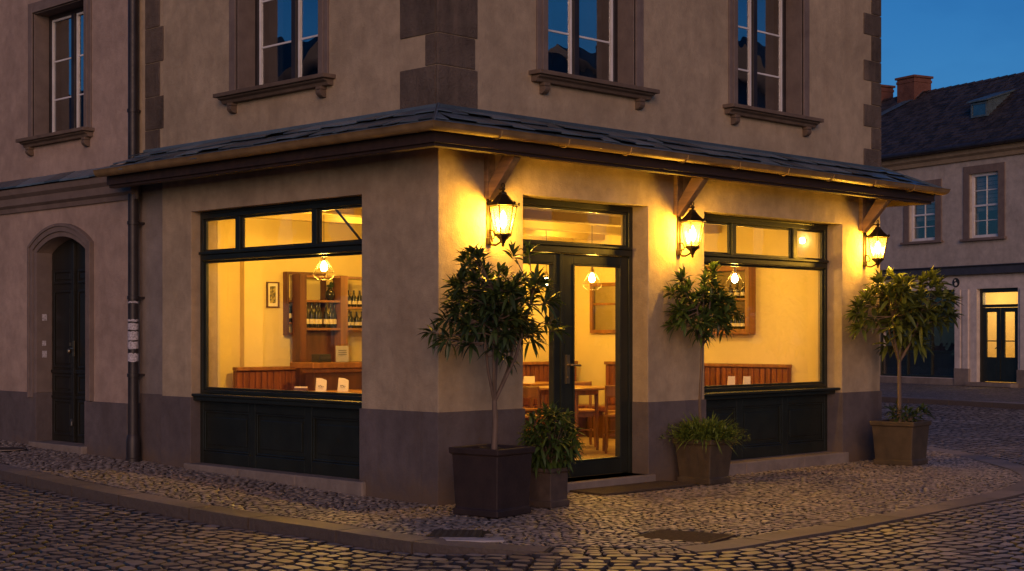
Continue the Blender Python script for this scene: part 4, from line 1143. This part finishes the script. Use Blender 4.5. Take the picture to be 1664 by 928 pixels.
# road cobbles in rows that follow the kerb
R=random.Random(99)
rc=MB(); rw=.128
def rmap(s,t):
    t2=t+.05*math.sin(s*1.3+t*2)*min(1,t)+.02*math.sin(s*5+t*7)*min(1,t*2)
    return K.at(s,t2)
k=0
while True:
    t0=.015+k*rw; k+=1
    if t0>11: break
    s=0; prev=None
    while s<K.L:
        x,y=rmap(s,t0+rw/2)
        if not visible(x,y) or x>26 or (t0>4.2 and x<3):
            s+=.4; prev=None; continue
        xa,ya=rmap(s+.1,t0); xb,yb=rmap(s,t0); scl=max(.25,math.hypot(xa-xb,ya-yb)/.1)
        L=R.uniform(.11,.215)/scl
        e=R.uniform(-.022,.022)/scl
        if prev is None: prev=0
        J=lambda: R.uniform(-.010,.010)
        q=[rmap(s+prev,t0+J()),rmap(s-prev,t0+rw+J()),rmap(s+L-e,t0+rw+J()),rmap(s+L+e,t0+J())]
        sett(rc,q,lambda x,y:hstreet(x,y)+.001+wob(x,y)*.6,.028,.014)
        s+=L; prev=e
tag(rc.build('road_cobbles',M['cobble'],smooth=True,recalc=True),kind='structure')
print('road stones',len(rc.v)//24)
# pavement
pv=MB()
grid_sheet(pv,-2.4,11.4,-4,17,.2,lambda x,y:(gz(x,y)-.012 if K.sd(x,y)<-.18 else -.3))
tag(pv.build('pavement',M['joint'],smooth='all',recalc=False),kind='structure')
ps=MB(); rw=.078; ang=rad(-4)
ca,sa=math.cos(ang),math.sin(ang)
def pmap(u,v):
    u2=u+.03*math.sin(v*3)+.015*math.sin(u*4+v*5); v2=v+.06*math.sin(u*1.1)+.02*math.sin(u*3.7+v)+.012*math.sin(u*9)
    return ca*u2-sa*v2, sa*u2+ca*v2
def inside(x,y):
    if not visible(x,y): return False
    if x>.0 and y>.0 and x<BX: return False
    if x>-.05 and y>4.9: return False
    if x>BX and y>6: return False
    return K.sd(x,y)<-KW-.02 and not in_hole(x,y)
v=-4.3
holes=[(-1.43,-1.58,.31,.29,rad(-20))]
while v<12:
    u=-4.5; prev=0
    while u<12:
        x,y=pmap(u,v+rw/2); L=R.uniform(.062,.125)
        if not inside(x,y): u+=.06; prev=0; continue
        e=R.uniform(-.02,.02); J=lambda: R.uniform(-.011,.011)
        q=[pmap(u+prev,v+J()),pmap(u+L+e,v+J()),pmap(u+L-e,v+rw+J()),pmap(u-prev,v+rw+J())]
        sett(ps,q,lambda x,y:gz(x,y)+wob(x,y)*.5+.001,.016,.009)
        u+=L; prev=e
    v+=rw
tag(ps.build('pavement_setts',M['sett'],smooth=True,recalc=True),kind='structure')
print('pav stones',len(ps.v)//24)
# kerb
kb=MB(); s=.0; NSEG=6
def kerb_block(s0,s1,t0,t1,raised):
    vs=[];fs=[]
    for i in range(NSEG+1):
        q=s0+(s1-s0)*i/NSEG
        for t in (t0,t1):
            x,y=K.at(q,t); z=gz(x,y)+.006
            if not raised: z=hstreet(x,y)+.014 if t==t1 else gz(x,y)+.004
            vs+=[(x,y,z),(x,y,z-.22)]
    for i in range(NSEG):
        a=i*4; fs+=[(a,a+4,a+6,a+2),(a+1,a+3,a+7,a+5),(a,a+1,a+5,a+4),(a+2,a+6,a+7,a+3)]
    a=NSEG*4; fs+=[(0,2,3,1),(a,a+1,a+3,a+2)]
    kb.add(vs,fs)
gap0=gap1=None
for i,sv in enumerate(K.s):
    p=K.p[i]
    if gap0 is None and p.y<-2.62: gap0=sv
    if gap1 is None and p.x>-.70 and p.y<-3: gap1=sv
s=0
while s<K.L-.2:
    L=R.uniform(.8,1.15); e=min(s+L,K.L-.01)
    if s<gap0: e=min(e,gap0)
    if s>=gap0-.01 and s<gap1: s=gap1; continue
    kerb_block(s+.009,e-.009,-KW,0 if s<gap0 else 0.02,s<gap0); s=e
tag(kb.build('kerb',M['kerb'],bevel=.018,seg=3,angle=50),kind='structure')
# gap filled with setts
gs=MB()
for r_ in range(3):
    s=gap0+.01
    while s<gap1-.03:
        L=R.uniform(.09,.15); e=min(s+L,gap1-.005); t0=-KW+r_*.088
        q=[K.at(s,t0),K.at(s,t0+.088),K.at(e,t0+.088),K.at(e,t0)]
        sett(gs,q,lambda x,y:hstreet(x,y)+.010,.010,.008); s=e
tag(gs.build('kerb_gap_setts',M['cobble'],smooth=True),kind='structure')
# utility cover, pale patch, drain grate, round cover
def slab(name,c,w,l,rot,h,mat,label,cat,slots=0):
    t=thing(name,(c[0],c[1],0),label,cat); Mx=Matrix.Rotation(rot,3,'Z'); zz=gz(*c)+.004-h
    b=MB()
    if not slots:
        b.obox((c[0],c[1],zz+h/2),(w,l,h),Mx); b.build('plate',mat,t,bevel=.003)
        b=MB()
        for i in range(6):
            for j in range(6):
                p=Mx@Vector(((i-2.5)*w/7,(j-2.5)*l/7,0)); b.obox((c[0]+p.x,c[1]+p.y,zz+h+.001),(w/16,l/16,.003),Mx)
        b.build('tread',mat,t)
    else:
        for sx,sy,ww,ll in((-1,0,.025,l),(1,0,.025,l),(0,-1,w-.05,.025),(0,1,w-.05,.025)):
            p=Mx@Vector((sx*(w/2-.0125),sy*(l/2-.0125),0)); b.obox((c[0]+p.x,c[1]+p.y,zz+h/2),(ww,ll,h),Mx)
        b.build('rim',mat,t,bevel=.002)
        b=MB(); n=slots
        for i in range(n):
            p=Mx@Vector(((-w/2+.04)+(w-.08)*i/(n-1),0,0)); b.obox((c[0]+p.x,c[1]+p.y,zz+h/2-.001),(.013,l-.052,h-.003),Mx)
        for j in range(4):
            p=Mx@Vector((0,(-l/2+.06)+(l-.12)*j/3,0)); b.obox((c[0]+p.x,c[1]+p.y,zz+h/2-.003),(w-.052,.014,h-.006),Mx)
        b.build('bars',mat,t)
        b=MB(); b.obox((c[0],c[1],zz-.006),(w-.01,l-.01,.012),Mx); b.build('pit',M['black'],t)
    return t
slab('drain_grate',(-.07,-2.78),.52,.62,rad(14),.035,M['grate'],'rectangular rusty brown drain grate in the pavement in front of the entrance','grate',slots=14)
slab('utility_cover',(-1.16,-1.48),.42,.38,rad(42),.024,M['cover'],'dark square iron cover in the pavement at the building corner','cover')
b=MB(); 
for k in range(7):
    a=rad(k*17+10); 
pl=[(-1.50,-1.74),(-1.38,-1.93),(-1.22,-2.06),(-1.10,-1.92),(-1.22,-1.86),(-1.33,-1.72),(-1.42,-1.62)]
b.prism(pl,-.02,.012,lambda x,y,h:(x,y,h)); tag(b.build('pale_paving_patch',M['pale'],bevel=.003),kind='structure')
t=thing('manhole_cover',(-.62,6.75,gz(-.62,6.75)),'round dark cover in the pavement at the far left','cover')
b=MB(); b.lathe([(.20,0),(.20,.012),(.185,.014)],(-.62,6.75,gz(-.62,6.75)),24); b.build('plate',M['cast'],t)
b=MB(); b.lathe([(.215,0),(.215,.009)],(-.62,6.75,gz(-.62,6.75)),24); b.build('rim',M['stone'],t)

# ================================================================== FAR BUILDING (across the street)
TH=rad(74.2)
fbl=thing('opposite_house',(0,0,0),'grey stucco house with dark tiled roof and pale shopfront across the street on the right','building')
FF=lambda a,b,z:(a,-b,z)
U0,U1=-12,12
ops=[(-.72,.72,.0,2.73),(1.51,4.6,.28,2.73),(-.05,.97,4.12,5.86),(2.25,3.27,4.15,5.62),(5.0,6.0,4.15,5.62),(-3.0,-2.0,4.12,5.86),(-5.6,-4.6,4.12,5.86),(5.4,8.0,.28,2.73),(-4.6,-1.6,.5,2.73)]
mb=MB(FF); wall_grid(mb,U0,U1,3.10,6.6,0,.35,[o for o in ops if o[2]>3]); mb.T=None
mb.box(U0,U0+.3,-9,-.35,.0,6.6); mb.box(U1-.3,U1,-9,-.35,.0,6.6); mb.box(U0+.3,U1-.3,-9,-8.7,.0,6.6)
mb.build('wall',M['stucco_far'],fbl,weld=True)
mb=MB(FF); wall_grid(mb,U0,U1,-.05,3.099,-.001,.35,[o for o in ops if o[2]<3])
sfw=mb.build('shopfront_wall',M['shop_white'],fbl,weld=True)
for a0,a1 in ((.99,1.2),(1.28,1.49),(-1.3,-.82),(4.7,5.0)): piece(FF,'pilaster',M['shop_white'],fbl,a0,a1,-.05,0.0,.55,2.72,bev=.01)
for a0,a1 in ((.95,1.495),(-1.34,-.73),(4.62,5.3)): piece(FF,'base_course',M['stone'],fbl,a0,a1,-.07,.05,-.05,.56,bev=.01)
piece(FF,'base_course',M['stone'],fbl,1.5,4.615,-.04,.05,-.05,.27,bev=.01)
mb=MB(FF); mb.box(U0,U1,-.14,.02,3.12,3.34); mb.box(U0,U1,-.20,.02,3.34,3.37); mb.build('fascia_band',M['band'],fbl,bevel=.01)
mb=MB(FF); mb.prism([(0.001,6.22),(-.08,6.24),(-.12,6.34),(-.22,6.40),(-.26,6.52),(0.001,6.52)],U0,U1,lambda b,z,h:(h,b,z)); mb.build('eaves_cornice',m_stucco('cornice_cream',(.50,.38,.24),var=.1,streak=.1,bstr=.2),fbl)
mb=MB(); mb.tube([(U0,.40,6.58),(U1,.40,6.58)],.07,10); mb.build('gutter',M['pipe'],fbl,smooth=True)
# roof of individual tiles
rt=MB(); zr=8.88; wr=-2.5; ze=6.60; we=.42; 
rt.add([(U0-.2,we,ze),(U1,we,ze),(U1,wr,zr),(U0-.2,wr,zr),(U1,-9.3,6.6),(U0-.2,-9.3,6.6)],[(0,1,2,3),(3,2,4,5)])
nrow=22; slope=(zr-ze)/(wr-we)
for i in range(nrow):
    w0=we+(wr-we)*i/nrow; w1=we+(wr-we)*(i+1.25)/nrow
    if i==nrow-1: w1=wr
    u=U0-.2+R.uniform(0,.1)
    while u<U1:
        wd=.17; j=R.uniform(-.008,.008); zz=lambda w:ze+(w-we)*slope
        a=R.uniform(.03,.05)
        rt.add([(u,w0+j,zz(w0)+a),(u+wd-.006,w0+j,zz(w0)+a+R.uniform(-.006,.006)),(u+wd-.006,w1,zz(w1)+.012),(u,w1,zz(w1)+.012),(u,w0+j,zz(w0)+.012),(u+wd-.006,w0+j,zz(w0)+.012)],[(0,1,2,3),(0,4,5,1)]); u+=wd
u=U0
while u<U1:
    b0=.13+R.uniform(-.01,.01)
    rt.add([(u,wr+.10,zr-.03),(u,wr,zr+.055),(u,wr-.10,zr-.03),(u+.3,wr+.10,zr-.04),(u+.3,wr,zr+.035),(u+.3,wr-.10,zr-.04)],[(0,1,4,3),(1,2,5,4),(0,2,1),(3,4,5)]); u+=.31
rf=rt.build('roof',M['tile'],fbl)
def chimney(u0,u1,w0,w1,z0,z1):
    c=MB(); c.box(u0,u1,w0,w1,z0,z1); c.box(u0-.05,u1+.05,w0-.05,w1+.05,z1,z1+.07); c.box(u0-.02,u1+.02,w0-.02,w1+.02,z1-.14,z1-.06)
    c.build('chimney',M['brick'],rf,bevel=.01)
chimney(5.30,6.05,-2.85,-2.15,8.2,9.34); chimney(7.0,7.5,-2.9,-2.2,8.2,9.30); chimney(-7,-6.3,-2.8,-2.2,8.2,9.5)
v=MB()
for (ua,wa,ub,wb_) in ((5.25,-2.2,7.3,-1.0),(6.9,-1.2,8.6,.2)):
    zz=lambda w:ze+(w-we)*slope+.06
    v.add([(ua,wa,zz(wa)),(ua+.0,wa-.32,zz(wa-.32)),(ub,wb_-.1,zz(wb_-.1)),(ub,wb_+.25,zz(wb_+.25))],[(0,1,2,3)])
v.build('lead_valley',M['lead'],rf,recalc=False)
# dormer
d=MB(); du0,du1=1.0,1.62; wf=-.72; zb_=ze+(wf-we)*slope; zt_=8.0
d.add([(du0,wf,zb_),(du1,wf,zb_),(du1,wf,zt_-.05),(du0,wf,zt_-.05),(du0,-1.95,zt_+.38),(du1,-1.95,zt_+.38)],[(0,1,2,3),(0,3,4),(1,5,2),(3,2,5,4)])
dm=d.build('dormer',M['lead'],rf)
d=MB(); d.prism([(wf+.10,zt_-.06),(wf+.10,zt_-.02),(-2.05,zt_+.42),(-2.05,zt_+.38)],du0-.07,du1+.07,lambda w,z,h:(h,w,z)); d.build('dormer_roof',M['lead'],dm)
d=MB(FF); frame_rect(d,du0+.02,du1-.02,zb_+.03,zt_-.08,.05,-wf-.03,-wf+.01); d.build('dormer_frame',M['lead'],dm)
d=MB(FF); d.box(du0+.07,du1-.07,-wf-.012,-wf-.004,zb_+.08,zt_-.13); d.build('dormer_pane',M['glass_far'],dm)
# sash windows
def sash(a0,a1,z0,z1,rows=4):
    t=MB(FF); g=.22
    t.box(a0-g-.02,a0-.001,-.03,.02,z0-.02,z1+g); t.box(a1+.001,a1+g,-.03,.02,z0-.02,z1+g); t.box(a0-.001,a1+.001,-.0305,.02,z1+.001,z1+g-.001)
    w=t.build('window',M['trim'],fbl,bevel=.008)
    s=MB(FF); s.box(a0-g-.08,a1+g+.06,-.10,.16,z0-.09,z0-.022); s.build('sill',M['trim'],w,bevel=.008)
    f=MB(FF); frame_rect(f,a0,a1,z0,z1,.075,.08,.16); 
    m=(a0+a1)/2; zm=(z0+z1)/2; f.box(a0+.076,a1-.076,.09,.15,zm-.025,zm+.025)
    f.box(m-.013,m+.013,.10,.145,z0+.076,zm-.026); f.box(m-.013,m+.013,.10,.145,zm+.026,z1-.076)
    for q in (.25,.75):
        zz=z0+.05+(z1-z0-.1)*q; f.box(a0+.076,m-.0135,.10,.144,zz-.012,zz+.012); f.box(m+.0135,a1-.076,.10,.144,zz-.012,zz+.012)
    f.build('frame',M['white'],w,bevel=.004)
    p=MB(FF); p.box(a0+.07,a1-.07,.12,.125,z0+.07,z1-.07); p.build('pane',M['glass_far'],w)
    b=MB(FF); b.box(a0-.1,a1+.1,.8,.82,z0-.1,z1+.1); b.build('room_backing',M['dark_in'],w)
    b=MB(FF); zz=z1-.1
    while zz>zm-.15: b.box(a0+.08,a1-.08,.2,.21,zz-.11,zz-.012); zz-=.115
    b.build('blind',M['curtain'],w)
for o in ops:
    if o[2]>3: sash(*o)
# shop door
f=MB(FF); f.box(-.72,-.62,.12,.22,.2,2.73); f.box(.62,.72,.12,.22,.2,2.73); f.box(-.62,.62,.12,.22,2.62,2.73); f.box(-.62,.62,.10,.22,2.22,2.30)
fd=f.build('shop_door',M['frame'],fbl,bevel=.006)
for a,b_ in ((-.62,-.01),(.01,.62)):
    l=MB(FF); l.box(a,a+.13,.13,.18,.22,2.21); l.box(b_-.13,b_,.13,.18,.22,2.21); l.box(a+.13,b_-.13,.13,.18,.22,.88); l.box(a+.13,b_-.13,.13,.18,2.09,2.21); l.box(a+.13,b_-.13,.135,.175,1.30,1.33)
    l.build('door_leaf',M['frame'],fd,bevel=.006)
l=MB(FF); l.box(-.05,.05,.09,.13,1.08,1.35); l.tube([(0.03,.10,1.2),(.14,.08,1.1)],.012,6); l.build('door_handle',M['black'],fd)
g=MB(FF); g.box(-.48,-.15,.15,.155,.89,2.08); g.box(.15,.48,.15,.155,.89,2.08); g.box(-.6,.6,.15,.155,2.31,2.61); g.build('pane',M['glass'],fd)
s=MB(FF); s.box(-.80,.80,-.35,.4,-.1,.20); s.box(-1.0,.9,-.7,-.351,-.1,.10); s.build('door_step',M['stone'],fbl,bevel=.012)
# lit hall behind it
r_=MB(FF); r_.box(-1.0,-.96,.351,2.5,.0,3.0); r_.box(1.1,1.14,.351,2.5,.0,3.0); r_.box(-.96,1.1,2.5,2.54,.0,3.0); r_.box(-.96,1.1,.351,2.5,3.0,3.04); r_.box(-.96,1.1,.4,2.5,.1,.2); r_.build('hall',M['room'],fbl)
# shop window
f=MB(FF); frame_rect(f,1.51,4.6,.28,2.73,.06,.12,.2); f.box(1.571,4.539,.12,.2,.98,1.03); f.box(1.571,4.539,.12,.2,2.2,2.25)
for m in (2.55,3.5): f.box(m-.03,m+.03,.11,.2,.341,2.669)
sh=f.build('shop_window',M['frame'],fbl,bevel=.006)
g=MB(FF); g.box(1.56,4.55,.16,.165,.33,2.68); g.build('pane',M['glass'],sh)
g=MB(FF); g.box(1.56,4.55,.17,.19,.341,.97); g.build('lower_panel',M['door_old'],sh)
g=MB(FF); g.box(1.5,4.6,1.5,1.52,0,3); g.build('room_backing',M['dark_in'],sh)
# lettering + emblem
def letter(ch,a,z,size):
    cu=bpy.data.curves.new('letter','FONT'); cu.body=ch; cu.size=size; cu.extrude=.012; cu.align_x='CENTER'
    o=bpy.data.objects.new('sign_letter',cu); COL.objects.link(o); o.parent=fbl
    # face +w side: text plane x along -u (reads left to right seen from the street)
    o.rotation_euler=(PI/2,0,PI); o.location=(a,.016,z); o.data.materials.append(M['black'])
    bpy.context.view_layer.update(); me=bpy.data.meshes.new_from_object(o.evaluated_get(bpy.context.evaluated_depsgraph_get()))
    n=bpy.data.objects.new('sign_letter',me); COL.objects.link(n); n.parent=fbl; n.rotation_euler=o.rotation_euler; n.location=o.location
    bpy.data.objects.remove(o)
letter('A',2.13,2.79,.30); letter('A',2.80,2.79,.30)
e=MB(); rot=Matrix.Rotation(-PI/2,3,'X'); e.lathe([(.13,0),(.13,.012),(.12,.016)],(1.47,.003,2.92),24,M=rot); e.build('round_emblem',M['black'],fbl)
e=MB(); e.lathe([(.05,0),(.05,.006)],(1.46,.020,2.88),16,M=rot); e.lathe([(.025,0),(.025,.006)],(1.49,.020,2.98),12,M=rot); e.build('emblem_mark',M['paper'],fbl)
fbl.location=(29.0,9.74,0); fbl.rotation_euler=(0,0,TH)
WL[fbl.name]=Vector((29.0,9.74,0))
dvx,dvy=math.cos(TH),math.sin(TH); nx_,ny_=-dvy,dvx
def FW(u,w,z): return (29.0+dvx*u+nx_*w,9.74+dvy*u+ny_*w,z)
lamp('hall_light',FW(-.1,-1.4,2.5),60,(1,.66,.28),.1)
# far pavement
fp=MB(); fp.add([FW(-20,0.3,.10),FW(20,0.3,.10),FW(20,7.1,.10),FW(-20,7.1,.10)],[(0,1,2,3)])
tag(fp.build('far_pavement',m_cobble('far_sett',(.24,.21,.19),(.07,.06,.05),9,.6),recalc=False),kind='structure')
fk=MB(); u=-20
while u<20: fk.prism([(7.1,-.15),(7.4,-.15),(7.4,.105),(7.1,.108)],u,u+1.19,lambda w,z,h:FW(h,w,z)); u+=1.2
tag(fk.build('far_kerb',M['kerb'],bevel=.01),kind='structure')

# ================================================================== houses behind the camera (reflected in the upper windows)
def back_house(name,label,x0,x1,y0,y1,h,ridge,axis,wins):
    t=thing(name,((x0+x1)/2,(y0+y1)/2,0),label,'building')
    b=MB(); b.box(x0,x1,y0,y1,-.2,h); b.build('wall',M['stucco_n'],t)
    r=MB()
    if axis=='y':
        m=(x0+x1)/2; r.add([(x0-.4,y0-.3,h),(x1+.4,y0-.3,h),(x1+.4,y1+.3,h),(x0-.4,y1+.3,h),(m,y0-.3,ridge),(m,y1+.3,ridge)],[(0,4,5,3),(1,2,5,4),(0,1,4),(3,5,2),(0,3,2,1)])
    else:
        m=(y0+y1)/2; r.add([(x0-.3,y0-.4,h),(x1+.3,y0-.4,h),(x1+.3,y1+.4,h),(x0-.3,y1+.4,h),(x0-.3,m,ridge),(x1+.3,m,ridge)],[(0,1,5,4),(2,3,4,5),(0,4,3),(1,2,5),(0,3,2,1)])
    ro=r.build('roof',M['tile'],t)
    c=MB(); c.box((x0+x1)/2-.4,(x0+x1)/2+.4,(y0+y1)/2-.4,(y0+y1)/2+.4,ridge-1,ridge+1.1); c.build('chimney',M['brick'],ro)
    for w in wins:
        b=MB(); b.box(*w); b.build('window',M['glass_up'],t)
for y0,y1,h,rd_,l in ((10,37,8.6,12.2,'lower tiled stucco house across the road to the left of the viewpoint'),(37.2,50,9.4,13.3,'tall tiled stucco house across the road to the left of the viewpoint'),(50.2,70,9,13.0,'last tiled stucco house up the road to the left of the viewpoint')):
    back_house('street_house',l,-32,-23,y0,y1,h,rd_,'y',[(-23.02,-22.97,y,y+1,z,z+1.6) for y in range(int(y0)+2,int(y1)-1,3) for z in (1.1,4.3)])
for x0,x1,h,rd_,l in ((18,33,8.6,12.2,'lower tiled stucco house across the road to the right of the viewpoint'),(33.2,44,9.0,12.6,'middle tiled stucco house across the road to the right of the viewpoint'),(44.2,66,9.6,14.2,'last tiled stucco house down the road to the right of the viewpoint')):
    back_house('street_house',l,x0,x1,-34,-24,h,rd_,'x',[(x,x+1,-24.03,-23.97,z,z+1.6) for x in range(int(x0)+2,int(x1)-1,3) for z in (1.1,4.2)])

# ================================================================== LIGHT, SKY, CAMERA
SUN_EL=rad(13); az=rad(225)     # low in the west, behind the camera
w=bpy.data.worlds.new('World'); scene.world=w; w.use_nodes=True; nt=w.node_tree; nt.nodes.clear()
out=nt.nodes.new('ShaderNodeOutputWorld'); bg=nt.nodes.new('ShaderNodeBackground'); sky=nt.nodes.new('ShaderNodeTexSky')
sky.sky_type='NISHITA'; sky.sun_disc=False; sky.sun_elevation=SUN_EL; sky.sun_rotation=az; sky.air_density=1.0; sky.dust_density=.3; sky.ozone_density=6
hs_=N(nt,'ShaderNodeHueSaturation'); hs_.inputs['Saturation'].default_value=1.12
mxs=N(nt,'ShaderNodeMix',data_type='RGBA',blend_type='MULTIPLY'); mxs.inputs[0].default_value=1; mxs.inputs[7].default_value=(.8,1.0,1.15,1)
tc=N(nt,'ShaderNodeTexCoord'); mp=N(nt,'ShaderNodeMapping'); mp.inputs['Scale'].default_value=(2,2,5); nt.links.new(tc.outputs['Generated'],mp.inputs[0])
cn_=noise(nt,mp.outputs[0],1.6,5,.55); cr=ramp(nt,cn_,.40,.68,(1.12,1.12,1.10),(.58,.70,.84))
mc=N(nt,'ShaderNodeMix',data_type='RGBA',blend_type='MULTIPLY'); mc.inputs[0].default_value=1
nt.links.new(sky.outputs[0],hs_.inputs['Color']); nt.links.new(hs_.outputs[0],mxs.inputs[6]); nt.links.new(mxs.outputs[2],mc.inputs[6]); nt.links.new(cr,mc.inputs[7])
nt.links.new(mc.outputs[2],bg.inputs[0]); bg.inputs[1].default_value=.053; nt.links.new(bg.outputs[0],out.inputs[0])
sl_=bpy.data.lights.new('sun','SUN'); sl_.energy=1.08; sl_.angle=rad(32); sl_.color=(1,.53,.31)
so=bpy.data.objects.new('sun',sl_); COL.objects.link(so)
sd=Vector((math.sin(az)*math.cos(SUN_EL),math.cos(az)*math.cos(SUN_EL),math.sin(SUN_EL)))
so.rotation_euler=sd.to_track_quat('Z','Y').to_euler()
cam=bpy.data.cameras.new('camera'); co=bpy.data.objects.new('camera',cam); COL.objects.link(co); scene.camera=co
co.location=(-8.9477,-9.8613,1.5); co.rotation_euler=(PI/2,0,rad(-45))
cam.sensor_width=36; cam.lens=2472/1664*36; cam.shift_y=79/1664; cam.clip_end=500; cam.clip_start=.1
scene.view_settings.view_transform='Standard'; scene.view_settings.look='None'; scene.view_settings.exposure=.15; scene.view_settings.gamma=1
scene.cycles.use_denoising=True; scene.cycles.max_bounces=8; scene.cycles.diffuse_bounces=4; scene.cycles.transparent_max_bounces=12
scene.cycles.sample_clamp_indirect=6; scene.cycles.caustics_reflective=False; scene.cycles.caustics_refractive=False
